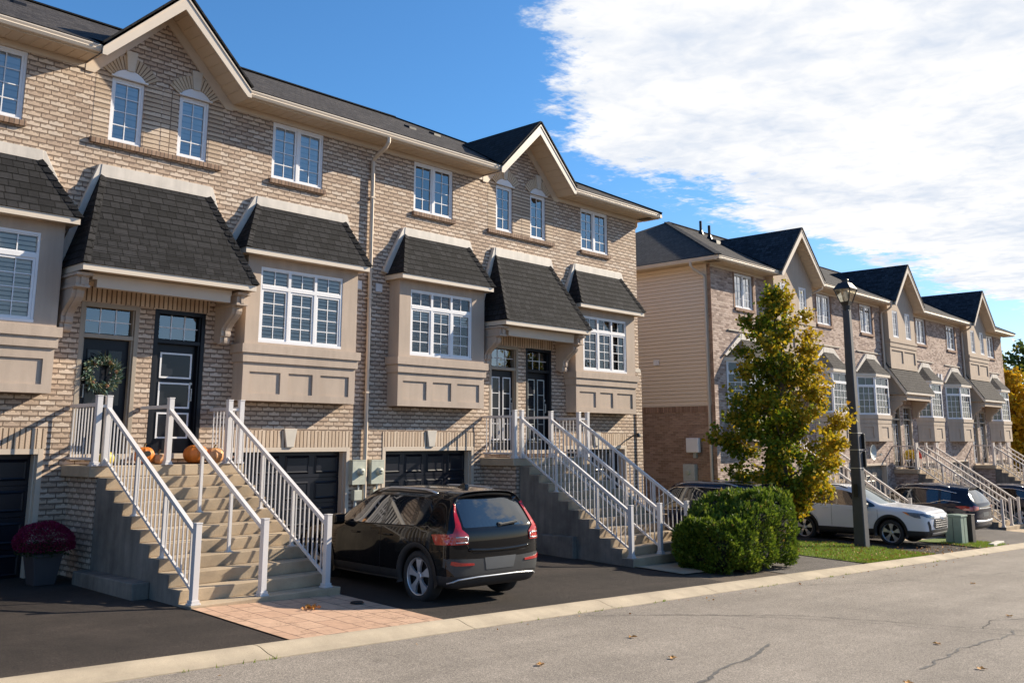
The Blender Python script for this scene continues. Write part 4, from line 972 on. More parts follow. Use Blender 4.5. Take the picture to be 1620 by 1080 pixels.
for gi, c in enumerate(CF):
    # stucco gable projection with panelled apron
    m = MB(); w_ = 1.48; hw = [(c-1.0, c-.42, 4.40, 5.55), (c+.42, c+1.0, 4.40, 5.55)]
    m.wall(c-w_, c+w_, 4.28, 5.80, STY, hw, .05)
    m.poly((c-w_, STY, 5.80), (c+w_, STY, 5.80), (c, STY, 5.80+w_*1.04))
    for s in (-1, 1): x = c+s*w_; v = [(x, YF, 3.1), (x, STY, 3.1), (x, STY, 5.8), (x, YF, 5.8)]; m.poly(*(v if s < 0 else v[::-1]))
    m.box(c-w_-.05, c+w_+.05, STY-.06, YF-.001, 4.17, 4.28); m.box(c-w_-.02, c+w_+.02, STY-.03, YF-.002, 3.98, 4.17)
    pn = [(c-w_+.16+k*1.40, c-w_+.16+k*1.40+1.24, 3.30, 3.84) for k in range(2)]
    m.wall(c-w_, c+w_, 3.05, 3.98, STY, pn, .04)
    for a, b, e, f_ in pn: m.quad((a, STY+.04, e), (b, STY+.04, e), (b, STY+.04, f_), (a, STY+.04, f_))
    m.build('stucco_gable', 'stucco_far', B2)
    for a, b, z0, z1 in hw: window(B2, a, b, z0, z1, STY+.03, 1, 1, blind='curtain_far', glass='window_glass_far')
    for k, s in enumerate((-1, 1)):
        a = c+s*3.05; window(B2, a-.61, a+.61, 4.40, 5.585, YF+.055, 2, 1, blind='curtain_far', glass='window_glass_far')
        q = MB(); q.box(a-.66, a+.66, YF-.06, YF+.02, 4.30, 4.398); q.build('brick_sill', 'brick_rose_sill', B2)
        q = MB(); q.box(a-.71, a-.61, YF-.012, YF+.01, 4.4, 5.70); q.box(a+.61, a+.71, YF-.012, YF+.01, 4.4, 5.70); q.box(a-.61, a+.61, YF-.012, YF+.01, 5.585, 5.70); q.build('brick_surround', 'brick_rose_sill', B2)
    # porch: shed roof with stucco cheeks, beam and brackets
    y0 = 15.10; zf = 1.95; zt = 3.35; r = MB()
    n = 12
    for k in range(n):
        t0, t1 = k/n, (k+1)/n; ya = y0-.03+(15.98-y0)*t0; yb_ = y0-.03+(15.98-y0)*t1; za = zf+.10+(zt-zf-.1)*t0; zb_ = zf+.10+(zt-zf-.1)*t1
        r.quad((c-1.62, ya, za+.02), (c+1.62, ya, za+.02), (c+1.62, yb_, zb_+.006), (c-1.62, yb_, zb_+.006)); r.quad((c-1.62, ya, za), (c+1.62, ya, za), (c+1.62, ya, za+.02), (c-1.62, ya, za+.02))
    r.build('porch_roof', 'shingle_far', B2)
    q = MB()
    for s in (-1, 1):
        x = c+s*1.60; q.prism([(y0, zf-.02), (y0, zf+.10), (15.97, zt-.02), (15.97, zt-.2), (y0+.06, zf-.02)], 'x', x-.03, x+.03)
    q.box(c-1.57, c+1.57, y0-.01, y0+.012, zf-.0, zf+.115); q.build('fascia', 'fascia_beige', B2)
    q = MB()
    for s in (-1, 1): x = c+s*1.36; q.prism([(y0+.12, zf+.02), (YF-.002, zf+.02), (YF-.002, zt-.1), (y0+.13, zf+.11)], 'x', x-.1, x+.1)
    q.box(c-1.36, c+1.36, y0+.10, y0+.24, 1.72, zf+.03); q.build('porch_beam', 'stucco_far', B2)
    q = MB(); q.box(c-1.57, c+1.57, y0+.012, YF-.003, zf, zf+.014); q.build('soffit', 'soffit', B2)
    corbel(B2, c-1.50, c-1.24, DZ, mat='stucco_far'); corbel(B2, c+1.24, c+1.50, DZ, mat='stucco_far')
    door(B2, c-1.12, c-.14, -1.12, 1.50, 'frame_taupe', 'door_grey' if gi == 2 else 'door_black', 'long'); door(B2, c+.14, c+1.12, -1.12, 1.50, 'frame_taupe', 'door_black', 'long')
    # canted bays
    for s in (-1, 1):
        xc = c+s*3.08; yfb = 15.54; hw_ = .67; hb = 1.33
        pl = [(xc-hb, YF), (xc-hw_, yfb), (xc+hw_, yfb), (xc+hb, YF)]
        def ex(off): return [(xc-hb-off, YF), (xc-hw_-off*.6, yfb-off), (xc+hw_+off*.6, yfb-off), (xc+hb+off, YF)]
        m = MB(); m.prism(ex(0), 'z', 0.0, .72); m.prism(ex(.035), 'z', .72, .90); m.prism(ex(.07), 'z', .90, 1.06)
        for (ax, ay), (bx, by) in zip(pl, pl[1:]):
            L = sqrt((bx-ax)**2+(by-ay)**2); tx, ty = (bx-ax)/L, (by-ay)/L; nx, ny = ty, -tx
            for f0, f1 in ((.2, .8),):
                for z0, z1, w0_, w1_ in ((.12, .155, f0, f1), (.56, .595, f0, f1)):
                    pass
        m.build('bay_window', 'stucco_far', B2); Bp = B2.children[-1] if False else [o for o in bpy.data.objects if o.name.startswith('bay_window')][-1]
        pm = MB(); wf = MB(); gl = MB(); mu = MB(); ct = MB()
        for (ax, ay), (bx, by) in zip(pl, pl[1:]):
            L = sqrt((bx-ax)**2+(by-ay)**2); tx, ty = (bx-ax)/L, (by-ay)/L; nx, ny = ty, -tx
            def pt(u, d_, z): return (ax+tx*u+nx*d_, ay+ty*u+ny*d_, z)
            def bx_(mb, u0, u1, d0, d1, z0, z1):
                mb.add([pt(u, d_, z) for u in (u0, u1) for d_ in (d0, d1) for z in (z0, z1)], [(0, 1, 3, 2), (4, 6, 7, 5), (0, 4, 5, 1), (2, 3, 7, 6), (0, 2, 6, 4), (1, 5, 7, 3)])
            # raised frame round a sunk panel
            for u0, u1, z0, z1 in ((0.0, L*.24, .02, .70), (L*.76, L, .02, .70), (L*.24, L*.76, .02, .14), (L*.24, L*.76, .58, .70)): bx_(pm, u0, u1, .001, .028, z0, z1)
            z0, z1 = 1.06, 2.58; zt_ = 2.20; f = .065
            bx_(wf, 0, f, -.05, .02, z0, z1); bx_(wf, L-f, L, -.05, .02, z0, z1); bx_(wf, f, L-f, -.05, .02, z0, z0+.07); bx_(wf, f, L-f, -.05, .02, z1-.06, z1); bx_(wf, f, L-f, -.05, .02, zt_-.05, zt_+.05)
            g = f+.0; gl.quad(pt(g, -.02, z0+.05), pt(L-g, -.02, z0+.05), pt(L-g, -.02, z1-.05), pt(g, -.02, z1-.05))
            ct.quad(pt(g, -.10, z0+.02), pt(L-g, -.10, z0+.02), pt(L-g, -.10, z1-.02), pt(g, -.10, z1-.02))
            for k in (1, 2) if L < 1.0 else (1, 2, 3):
                kk = 3 if L < 1.0 else 4; u = f+(L-2*f)*k/kk; bx_(mu, u-.012, u+.012, -.018, -.006, z0+.07, zt_-.05)
            u = L/2; bx_(mu, u-.01, u+.01, -.016, -.008, zt_+.05, z1-.06)
            for k in (1, 2, 3): zz = z0+.07+(zt_-.12-z0)*k/4; bx_(mu, f, L-f, -.0155, -.0085, zz-.010, zz+.010)
        pm.build('apron_panel', 'stucco_far', Bp); W2 = wf.build('window_frame', 'pvc_white', Bp); gl.build('pane', 'window_glass_bay', Bp); mu.build('glazing_bar', 'pvc_white', Bp); ct.build('curtain', 'curtain_dark', Bp)
        # its little hipped roof, flashing and drip bar
        e = ex(.12); zr0 = 2.60; zr1 = 3.36; tp = [(xc-.42, YF-.05), (xc+.42, YF-.05)]
        m = MB(); m.prism(ex(.10), 'z', 2.58, 2.70); m.build('fascia', 'fascia_beige', Bp)
        m = MB(); z0 = 2.705
        m.quad((*e[0], z0), (*e[1], z0), (*tp[0], zr1), (xc-.42, YF, zr1)); m.quad((*e[1], z0), (*e[2], z0), (*tp[1], zr1), (*tp[0], zr1)); m.quad((*e[2], z0), (*e[3], z0), (xc+.42, YF, zr1), (*tp[1], zr1)); m.build('bay_roof', 'shingle_far', Bp)
        f = MB(); f.prism([(xc-.46, zr1-.03), (xc+.46, zr1-.03), (xc+.40, zr1+.17), (xc-.40, zr1+.17)], 'y', YF-.10, YF-.001)
        f.prism([(xc-1.42, 2.74), (xc-.44, zr1-.03), (xc-.401, zr1+.17), (xc-.46, zr1+.15), (xc-1.52, 2.78)], 'y', YF-.09, YF-.002); f.prism([(xc+.44, zr1-.03), (xc+1.42, 2.74), (xc+1.52, 2.78), (xc+.46, zr1+.15), (xc+.401, zr1+.17)], 'y', YF-.09, YF-.002); f.build('flashing', 'flashing', Bp)
        f = MB(); f.box(xc-1.15, xc+1.2, YF-.05, YF, 3.60, 3.635); f.build('drip_bar', 'keystone', Bp)
for i, (a, b) in enumerate(GFX): garage(B2, a, b, -3.0, -.86, cols=4, doorm='garage_taupe')
edges = [FL-.48, CF[0]-1.66, CF[0]+1.66, CF[1]-1.66, CF[1]+1.66, CF[2]-1.66, CF[2]+1.66, FR+.48]
for a, b in zip(edges[::2], edges[1::2]):
    eaves(B2, a, b, DZ); gutter(B2, a, b, 6.58+DZ)
    fb = MB(); fb.box(max(a, FL), min(b, FR), YF-.022, YF+.002, 5.60, 5.70); fb.build('frieze_board', 'trim_beige', B2)
# side eave towards the camera
m = MB(); m.box(FL-.37, FL, YF-.5, 26.6, 5.702, 5.716); m.build('soffit', 'soffit', B2)
m = MB(); m.prism([(p[0]-15.37+FL-.48, p[1]-.75) for p in gutter_profile(15.37, 6.58)], 'y', 27.1, 15.37); m.build('gutter', 'fascia_beige', B2)
m = MB(); m.tube([(FL-.44, 16.45, 5.74), (FL-.44, 16.45, 5.60), (FL-.36, 16.42, 5.52), (FL-.12, 16.20, 5.30), (FL-.075, 16.18, 5.2), (FL-.075, 16.18, 1.5), (FL-.055, 16.18, 1.1), (FL-.055, 16.18, -2.8)], .048, 8); m.build('downspout', 'trim_beige', B2)
for x, g in ((CF[1]-1.66, 0), (CF[2]-1.66, 1)):
    m = MB(); m.tube([(x-.1, 15.42, 5.72), (x-.1, 15.42, 5.6), (x-.02, 15.6, 5.5), (x+.03, 15.88, 5.42), (x+.03, 15.92, 5.3), (x+.03, 15.92, 3.0)], .045, 8); m.build('downspout', 'trim_beige', B2)
for x in (CF[0]+1.75,):
    m = MB(); m.tube([(x, 15.42, 5.72), (x, 15.42, 5.6), (x-.08, 15.6, 5.5), (x-.12, 15.9, 5.38), (x-.12, 15.95, 5.2)], .045, 8); m.build('downspout', 'trim_beige', B2)
for x in (36.7, 37.1, 46.7, 47.1): m = MB(); m.box(x-.07, x+.07, YF-.05, YF, 2.85, 3.15); m.build('wall_vent', 'pvc_white', B2)
for x, y, h in ((33.0, 20.15, .55), (31.9, 19.1, .55)):
    z = 5.85+.51*(y-15.38); m = MB(); m.tube([(x, y, z-.1), (x, y, z+h)], .055, 10); m.lathe([(.13, z-.02), (.065, z+.16)], 10, 'z', (x, y, 0)); m.build('vent_pipe', 'door_black', B2)
for x, y in ((31.3, 18.5), (38.9, 19.2), (48.9, 19.2)):
    z = 5.85+.51*(y-15.38); m = MB(); m.prism([(y-.16, z-.1), (y+.16, z+.05), (y+.16, z+.17), (y-.14, z+.06)], 'x', x-.15, x+.15); m.build('roof_vent', 'door_black', B2)
LB = ['third front stairs from the left, half hidden behind the leafy maple tree', 'fourth front stairs from the left, long flight rising beside the dark blue crossover', 'fifth and farthest front stairs, at the right edge of the picture']
for c, n, lb in zip(CF, (10, 12, 14), LB):
    staircase(lb, c, -1.12, n, .1765, .262, 15.02, c-1.13, c+1.25, c-1.28, c+1.38, [(c-1.04, True), (c-.0, True), (c+1.12, True)], 'rail_far', 'brick_rose', pitch=.15, detail=False)
# background house beyond the far block
H = thing('house', (77, 24, -4), 'distant house with dark hipped roof behind the yellow tree at the right edge', 'house')
m = MB(); m.box(70, 92, 24, 34, -4.2, 1.9); m.build('wall', 'brick_brown', H)
m = MB(); m.quad((69.3, 23.3, 1.95), (92.7, 23.3, 1.95), (88, 29, 7.3), (74.5, 29, 7.3)); m.quad((92.7, 34.7, 1.95), (69.3, 34.7, 1.95), (74.5, 29, 7.3), (88, 29, 7.3)); m.poly((69.3, 34.7, 1.95), (69.3, 23.3, 1.95), (74.5, 29, 7.3)); m.poly((92.7, 23.3, 1.95), (92.7, 34.7, 1.95), (88, 29, 7.3)); m.build('roof', 'shingle_blue', H)
m = MB(); m.box(69.2, 92.8, 23.2, 23.35, 1.75, 2.0); m.box(69.2, 69.35, 23.35, 34.8, 1.75, 2.0); m.build('gutter', 'fascia_beige', H)
m = MB(); m.box(73, 78.5, 23.96, 24.02, -3.9, -1.2); m.box(80, 82, 23.96, 24.02, -.6, 1.0); m.build('garage_door', 'pvc_shade', H)
# ------------------------------------------------------------------ cars
paint('paint_black', (.006, .006, .007), .12)
paint('paint_navy', (.010, .014, .030), .14)
paint('paint_white', (.68, .69, .71), .22)
simple('clad', (.022, .023, .025), .55, .1, 8)
simple('car_glass', (.008, .010, .012), .03, .05, 3, coat=1, spec=.9)
simple('car_glass_light', (.10, .13, .13), .05, .15, 3, coat=1, spec=.9)
simple('tyre', (.018, .018, .019), .8, .15, 9)
simple('alloy', (.52, .52, .54), .30, .06, 9, metal=.45)
simple('alloy_dark', (.09, .09, .10), .35, .1, 9, metal=.7)
simple('chrome', (.75, .75, .76), .12, .03, 5, metal=1)
simple('satin', (.48, .49, .51), .3, .05, 5, metal=.6)
simple('red_lens', (.38, .004, .005), .12, .15, 14, coat=1)
simple('amber_lens', (.75, .20, .02), .15, .1, 14, coat=1)
simple('clear_lens', (.12, .15, .19), .05, .3, 18, coat=1)
simple('plate_grey', (.085, .09, .095), .5, .05, 5)
simple('pillar', (.006, .006, .007), .2, .1, 5, coat=1, spec=.3)
simple('gap', (.002, .002, .002), .8, 0, 5)
def section(w, zb, zc, zm, zs, wb, zbelt, wt, zt, zr):
    return [(0, zb), (w*.55, zb), (w*.86, zb), (w*.965, zb+.06), (w*.99, zc), (w, zm), (w*.985, zs), (wb, zbelt), (wt, zt), (wt-.085, zt+.055), (wt*.70, zr), (0, zr+.012)]
def cage(stations, rear_dy, front_dy, bow):
    """returns verts, faces with material index"""
    V = []; F = []; M = []; N = 12; rings = []
    for si, st in enumerate(stations):
        y, args, flag = st; pts = section(*args); dy = rear_dy if si == 0 else (front_dy if si == len(stations)-1 else [0]*N)
        if len(st) > 3 and False: pass
        if isinstance(flag, dict) and 'dy' in flag: dy = flag['dy']
        R = {}
        for i, (x, z) in enumerate(pts):
            for s in ((1,) if x == 0 else (1, -1)):
                R[(i, s)] = len(V); V.append((s*x, y+dy[i], z))
            if x == 0: R[(i, -1)] = R[(i, 1)]
        rings.append(R)
    for j in range(len(rings)-1):
        a, b = rings[j], rings[j+1]; fl = stations[j][2]; fl = fl.get('f', '') if isinstance(fl, dict) else fl
        for i in range(N-1):
            mt = 1 if i < 4 else 0
            if i == 7 and 3 <= j <= len(rings)-7: mt = 6
            if i == 7 and 'g' in fl: mt = 2
            if i >= 9 and 'w' in fl: mt = 3
            for s in (1, -1):
                q = (a[(i, s)], b[(i, s)], b[(i+1, s)], a[(i+1, s)]); F.append(q if s < 0 else q[::-1]); M.append(mt)
    for R, sgn, dyb, gl in ((rings[0], -1, bow[0], 0), (rings[-1], 1, bow[1], 0)):
        rows = {}
        for i in range(2, 10):
            if i == 2: rows[i] = {s: (R[(2, s)], R[(1, s)]) for s in (1, -1)}; cen = R[(0, 1)]
            elif i == 9: rows[i] = {s: (R[(9, s)], R[(10, s)]) for s in (1, -1)}; cen = R[(11, 1)]
            else:
                d_ = {}; 
                for s in (1, -1):
                    x, y, z = V[R[(i, s)]]; mx = .80 if i in (7, 8) else .66; k = len(V); V.append((x*mx, y+sgn*dyb*.8, z)); d_[s] = (R[(i, s)], k)
                x, y, z = V[R[(i, 1)]]; cen = len(V); V.append((0, y+sgn*dyb, z)); rows[i] = d_
            rows[i]['c'] = cen
        for i in range(2, 9):
            a, b = rows[i], rows[i+1]; mt = 1 if i < 4 else 0
            for s in (1, -1):
                for u in (0, 1):
                    p = (a[s][u], a[s][1] if u == 0 else a['c'], b[s][1] if u == 0 else b['c'], b[s][u])
                    g = mt
                    if i == 7 and u == 1 and gl: g = gl
                    F.append(p if (s*sgn > 0) else p[::-1]); M.append(g)
    return V, F, M
class Car:
    def __init__(c, name, label, loc, rz, mats, st, rdy, fdy, bow, axles, rw, cat='car', arch=.40, glass='car_glass', ws='car_glass'):
        c.T = thing(name, loc, label, cat, 'cars parked on the driveways', world=False, rz=rz)
        V, F, M = cage(st, rdy, fdy, bow); me = bpy.data.meshes.new('tmp'); me.from_pydata(V, [], F); me.update()
        for i, p in enumerate(me.polygons): p.material_index = M[i]
        c.w = w = max(s[1][0] for s in st)
        for k in range(7): me.materials.append(MATS[(mats, 'clad', glass, ws, glass, 'gap', 'pillar')[k]])
        bm = bmesh.new(); bm.from_mesh(me); bmesh.ops.recalc_face_normals(bm, faces=bm.faces); cr = bm.edges.layers.float.get('crease_edge') or bm.edges.layers.float.new('crease_edge')
        for e in bm.edges:
            mm = {f.material_index for f in e.link_faces}
            if len(mm) > 1 and (mm & {2, 6}): e[cr] = .9
            elif len(mm) > 1 and (mm & {3, 4}): e[cr] = .7
            elif len(mm) > 1: e[cr] = .5
        bm.to_mesh(me); bm.free()
        o = bpy.data.objects.new('tmp', me); COL.objects.link(o); s = o.modifiers.new('s', 'SUBSURF'); s.levels = s.render_levels = 3
        cut = []
        for ax in axles:
            for sd in (-1, 1):
                m = MB(); x0, x1 = sd*(w-.30), sd*(w+.25); n = 40
                m.prism([(ax+arch*cos(2*pi*k/n), rw+.01+arch*sin(2*pi*k/n)) for k in range(n)], 'x', min(x0, x1), max(x0, x1)); q = m.build('cut', 'gap')
                b = o.modifiers.new('b', 'BOOLEAN'); b.operation = 'DIFFERENCE'; b.object = q; b.solver = 'EXACT'; cut.append(q)
        dg = bpy.context.evaluated_depsgraph_get(); dg.update(); ev = o.evaluated_get(dg); fin = bpy.data.meshes.new_from_object(ev, depsgraph=dg)
        for q in cut: bpy.data.objects.remove(q)
        bpy.data.objects.remove(o)
        bm = bmesh.new(); bm.from_mesh(fin); c.arch = arch; c.rw = rw; c.axles = axles
        for f in bm.faces:
            p = f.calc_center_median()
            if any(abs(math.hypot(p.y-ax, p.z-rw-.01)-arch) < .03 and abs(f.normal.x) < .5 and abs(p.x) > w-.31 for ax in axles) or (abs(f.normal.x) > .8 and abs(abs(p.x)-(w-.30)) < .004 and any(math.hypot(p.y-ax, p.z-rw-.01) < arch for ax in axles)):
                f.material_index = 5
        c.bvh = BVHTree.FromBMesh(bm)
        def emit(fs, nm, par, mt):
            vm = {}; vs = []; ff = []
            for f in fs:
                ids = []
                for v in f.verts:
                    if v.index not in vm: vm[v.index] = len(vs); vs.append(v.co[:])
                    ids.append(vm[v.index])
                ff.append(ids)
            b = MB(); b.v = vs; b.f = ff; x = b.build(nm, mt, par, smooth=True)
            for i, f in enumerate(fs): x.data.polygons[i].material_index = 0
            return x
        bm.verts.index_update(); bm.faces.index_update()
        base = [f for f in bm.faces if f.material_index in (0, 1, 5, 6)]
        # body keeps paint, cladding and wheel wells as three slots of one shell
        vm = {}; vs = []; ff = []; mi = []
        for f in base:
            ids = []
            for v in f.verts:
                if v.index not in vm: vm[v.index] = len(vs); vs.append(v.co[:])
                ids.append(vm[v.index])
            ff.append(ids); mi.append({0: 0, 1: 1, 5: 2, 6: 3}[f.material_index])
        b = MB(); b.v = vs; b.f = ff; c.body = b.build('body', [mats, 'clad', 'gap', 'pillar'], c.T, smooth=True); c.body.data.polygons.foreach_set('material_index', mi)
        c.body.data.polygons.foreach_set('use_smooth', [m_ != 2 for m_ in mi])
        seen = set()
        for k, nm, mt in ((2, 'side_window', glass), (3, 'windscreen', ws), (4, 'rear_window', glass)):
            for f in bm.faces:
                if f.material_index != k or f.index in seen: continue
                st_ = [f]; comp = []; seen.add(f.index)
                while st_:
                    g = st_.pop(); comp.append(g)
                    for e in g.edges:
                        for h in e.link_faces:
                            if h.index not in seen and h.material_index == k: seen.add(h.index); st_.append(h)
                emit(comp, nm, c.T, mt)
        bm.free()
    def hit(c, p, axis, side):
        if axis == 'x': o = Vector((side*3, p[0], p[1])); d_ = Vector((-side, 0, 0))
        elif axis == 'y': o = Vector((p[0], side*5, p[1])); d_ = Vector((0, -side, 0))
        else: o = Vector((p[0], p[1], 5)); d_ = Vector((0, 0, -1))
        r = c.bvh.ray_cast(o, d_)
        if r[0] is None:
            q = c.bvh.find_nearest(o+d_*(3 if axis != 'y' else 2.8)); return q[0], q[1]
        return r[0], (r[1] if r[1].dot(d_) < 0 else -r[1])
    def decal(c, name, poly, axis, side, mat, off=.006, th=.02, par=None, size=.05):
        bm = bmesh.new(); vs = [bm.verts.new((p[0], p[1], 0)) for p in poly]; bm.faces.new(vs); bmesh.ops.triangulate(bm, faces=bm.faces)
        for _ in range(6):
            es = [e for e in bm.edges if e.calc_length() > size]
            if not es: break
            bmesh.ops.subdivide_edges(bm, edges=es, cuts=1); bmesh.ops.triangulate(bm, faces=[f for f in bm.faces if len(f.verts) > 3])
        bm.verts.index_update(); P = []; Nn = []
        for v in bm.verts:
            h, n = c.hit((v.co.x, v.co.y), axis, side); P.append(h+n*off); Nn.append(n)
        b = MB(); b.v = [tuple(p) for p in P]+[tuple(p-n*(off+th)) for p, n in zip(P, Nn)]; k = len(P)
        for f in bm.faces:
            ids = [v.index for v in f.verts]; a = P[ids[1]]-P[ids[0]]; q = a.cross(P[ids[2]]-P[ids[0]])
            if q.dot(Nn[ids[0]]) < 0: ids = ids[::-1]
            b.f.append(tuple(ids))
        for e in bm.edges:
            if len(e.link_faces) == 1: i, j = e.verts[0].index, e.verts[1].index; b.f.append((i, j, j+k, i+k))
        bm.free(); return b.build(name, mat, par or c.T, smooth=False)
    def line(c, name, pts, axis, side, r, mat, off=0, par=None, step=.05):
        Q = []
        for a, b in zip(pts, pts[1:]):
            n = max(1, int(math.hypot(b[0]-a[0], b[1]-a[1])/step))
            for k in range(n): Q.append((a[0]+(b[0]-a[0])*k/n, a[1]+(b[1]-a[1])*k/n))
        Q.append(pts[-1]); P = []
        for q in Q: h, n = c.hit(q, axis, side); P.append(h+n*off)
        m = MB(); m.tube(P, r, 6); return m.build(name, mat, par or c.T, smooth=True)
    def arches(c, wid=.075):
        for ax in c.axles:
            for sd in (-1, 1):
                R0 = c.arch-.004; R1 = c.arch+wid; n = 28; z0 = .22
                A = [(ax+R0*cos(t), c.rw+.01+R0*sin(t)) for t in [pi*(-.09)+(pi*1.18)*k/n for k in range(n+1)]]
                B = [(ax+R1*cos(t), c.rw+.01+R1*sin(t)) for t in [pi*(-.09)+(pi*1.18)*k/n for k in range(n+1)]]
                b = MB(); N = []
                for p in A+B:
                    q = (p[0]+(p[0]-ax)*(.02), p[1]+(p[1]-c.rw)*.02) if p in A else p
                    h, nn = c.hit(q, 'x', sd)
                    if abs(h.x) < c.w-.12: h = Vector((sd*(c.w-.01), p[0], p[1])); 
                    b.v.append((h.x+sd*.012, p[0], p[1]))
                for p in A: b.v.append((sd*(c.w-.06), p[0], p[1]))
                for k in range(n):
                    q = (k, k+1, n+2+k, n+1+k); b.f.append(q if sd < 0 else q[::-1]); q = (2*n+2+k, 2*n+3+k, k+1, k); b.f.append(q if sd < 0 else q[::-1])
                b.build('wheel_arch', 'clad', c.T, smooth=True)
    def wheel(c, ax, sd, r, wd, spokes, mat='alloy', dark='gap', twist=0, split=False, rimr=.72):
        """wheel > tyre, rim"""
        X = sd*(c.w-.035); f = lambda h: X-sd*h
        hub = MB(); hub.lathe([(0, f(.10)), (r*rimr*.95, f(.10)), (r*rimr*.97, f(.03))], 36, 'x', (0, ax, r)); H = hub.build('wheel', dark, c.T)
        t = MB(); rr = r*rimr
        t.lathe([(rr, f(.03)), (rr+.008, f(.008)), (rr+.03, f(0)), (r-.045, f(-.004)), (r-.015, f(.012)), (r, f(.035)), (r, f(wd-.04)), (r-.02, f(wd)), (rr, f(wd))], 48, 'x', (0, ax, r))
        for g in (.06, .105, .15): t.lathe([(r+.0015, f(g)), (r+.0015, f(g+.03))], 48, 'x', (0, ax, r))
        t.build('tyre', 'tyre', H, smooth=True)
        m = MB(); m.lathe([(rr*.93, f(.055)), (rr*.965, f(.018)), (rr, f(.012)), (rr+.004, f(.02))], 48, 'x', (0, ax, r))
        m.lathe([(0, f(.02)), (.045, f(.02)), (.062, f(.03)), (.065, f(.07))], 20, 'x', (0, ax, r))
        for k in range(spokes):
            a = 2*pi*k/spokes+.3
            def pt(rad, ang, h): return (f(h), ax+rad*cos(ang), r+rad*sin(ang))
            offs = ((-.0,),) if not split else ((-.16,), (.16,))
            for (da,) in offs:
                w0, w1 = (.46, .36) if not split else (.16, .12)
                a0 = a+da*.4; a1 = a+da+twist
                vs = [pt(.055, a0-w0, .03), pt(.055, a0+w0, .03), pt(rr*.5, (a0+a1)/2+w1*.72, .022), pt(rr*.95, a1+w1*.8, .03), pt(rr*.95, a1-w1*.8, .03), pt(rr*.5, (a0+a1)/2-w1*.72, .022)]
                vb = [(v[0]-sd*.035, v[1], v[2]) for v in vs]
                m.add(vs+vb, [(0, 5, 2, 1) if sd > 0 else (0, 1, 2, 5), (5, 4, 3, 2) if sd > 0 else (5, 2, 3, 4)]+[(i, (i+1) % 6, (i+1) % 6+6, i+6) for i in range(6)])
            if spokes == 5:
                for q in (1,):
                    aa = a+pi/spokes; m.lathe([(0, f(.028)), (.009, f(.03))], 8, 'x', (0, ax+.045*cos(aa), r+.045*sin(aa)))
        m.build('rim', mat, H)
    def mirrors(c, y, z, mat):
        for sd in (-1, 1):
            m = MB(); x = sd*(c.w-.02)
            m.prism([(y-.02, z-.075), (y-.03, z+.07), (y+.06, z+.085), (y+.13, z+.03), (y+.12, z-.06), (y+.03, z-.09)], 'x', x, x+sd*.19); m.build('door_mirror', mat, c.T, bevel=.025)
    def handle(c, y, z, mat, sides=(-1, 1)):
        for sd in sides:
            h, n = c.hit((y, z), 'x', sd); m = MB(); x = h.x; m.bar((x+sd*.028, y-.09, z), (x+sd*.028, y+.09, z), .022, .026); m.bar((x-sd*.01, y-.08, z), (x+sd*.03, y-.08, z), .02, .02); m.bar((x-sd*.01, y+.08, z), (x+sd*.03, y+.08, z), .02, .02)
            m.build('door_handle', mat, c.T, bevel=.006)
R_DY = [.10, .10, .10, .05, 0, -.03, -.02, .02, .28, .31, .33, .33]
Z12 = [0]*12
def suv_stations(L0, L1, w, h, belt, hood, cowl=.95, wsb=.20, cl=.40, wtop=None, bp=(-.38, -.46), cp=(-1.15, -1.25), hz=None, roofdrop=.0, frontw=.86):
    """stations from the rear (L0<0) to the front (L1)"""
    wt = wtop or w-.22; zb = .24; S = []
    def full(y, ww, f, zr=h, bl=belt, wt_=wt, zt=None): return (y, (ww, zb, cl, .66, bl-.10, ww-.035, bl, wt_, (zt or zr-.12), zr), f)
    S.append(full(L0, w-.065, '', h-.05-roofdrop, belt+.06, wt-.06, h-.17-roofdrop))
    S.append(full(L0+.12, w-.012, '', h-.035-roofdrop, belt+.06, wt-.03))
    S.append(full(L0+.55, w, '', h-.02-roofdrop*.6, belt+.05, wt-.01))
    S.append(full(cp[0]-.42, w, 'g', h-.012-roofdrop*.4, belt+.035))
    S.append(full(cp[1], w, '', h-.005, belt+.03))
    S.append(full(cp[0], w, 'g', h, belt+.02))
    S.append(full(bp[1], w, '', h+.005, belt+.005))
    S.append(full(bp[0], w, 'g', h+.005, belt))
    S.append(full(wsb, w, {'f': 'gw', 'dy': [0]*8+[-.0, -.0, 0, .04]}, h-.02, belt-.01))
    hd = lambda y, ww, z, f='': (y, (ww, zb, cl, .64, z-.15, ww-.05, z-.075, ww-.11, z-.03, z), f)
    m_ = (cowl+wsb)/2
    S.append((cowl, (w, zb, cl, .64, hood-.16, w-.045, hood-.045, w-.13, hood-.0, hood+.03), {'f': '', 'dy': [0]*8+[.0, .0, .06, .12]}))
    S.append(hd(cowl+.16, w-.004, hood+.0)); S.append(hd((cowl+L1)/2+.12, w-.015, hood-.035)); S.append(hd(L1-.30, w-.04, hood-.075)); S.append(hd(L1-.07, w*frontw+.04, hood-.12)); 
    S.append((L1, (w*frontw-.04, zb+.03, cl, .58, hood-.28, w*frontw-.07, hood-.22, w*frontw-.12, hood-.18, hood-.16), ''))
    return S
F_DY = [-.12, -.12, -.12, -.04, 0, .02, .02, 0, -.03, -.05, -.06, -.06]
def roofrails(C, w, y0, y1, h, mat):
    for sd in (-1, 1):
        P = []; n = 10
        for k in range(n+1):
            y = y0+(y1-y0)*k/n; hh, nn = C.hit((sd*w, y), 'z', 1); e = min(k, n-k)/1.6; P.append((sd*w, y, hh.z+.045*min(1, e)))
        m = MB(); m.tube(P, .017, 8); m.build('roof_rail', mat, C.T, smooth=True)
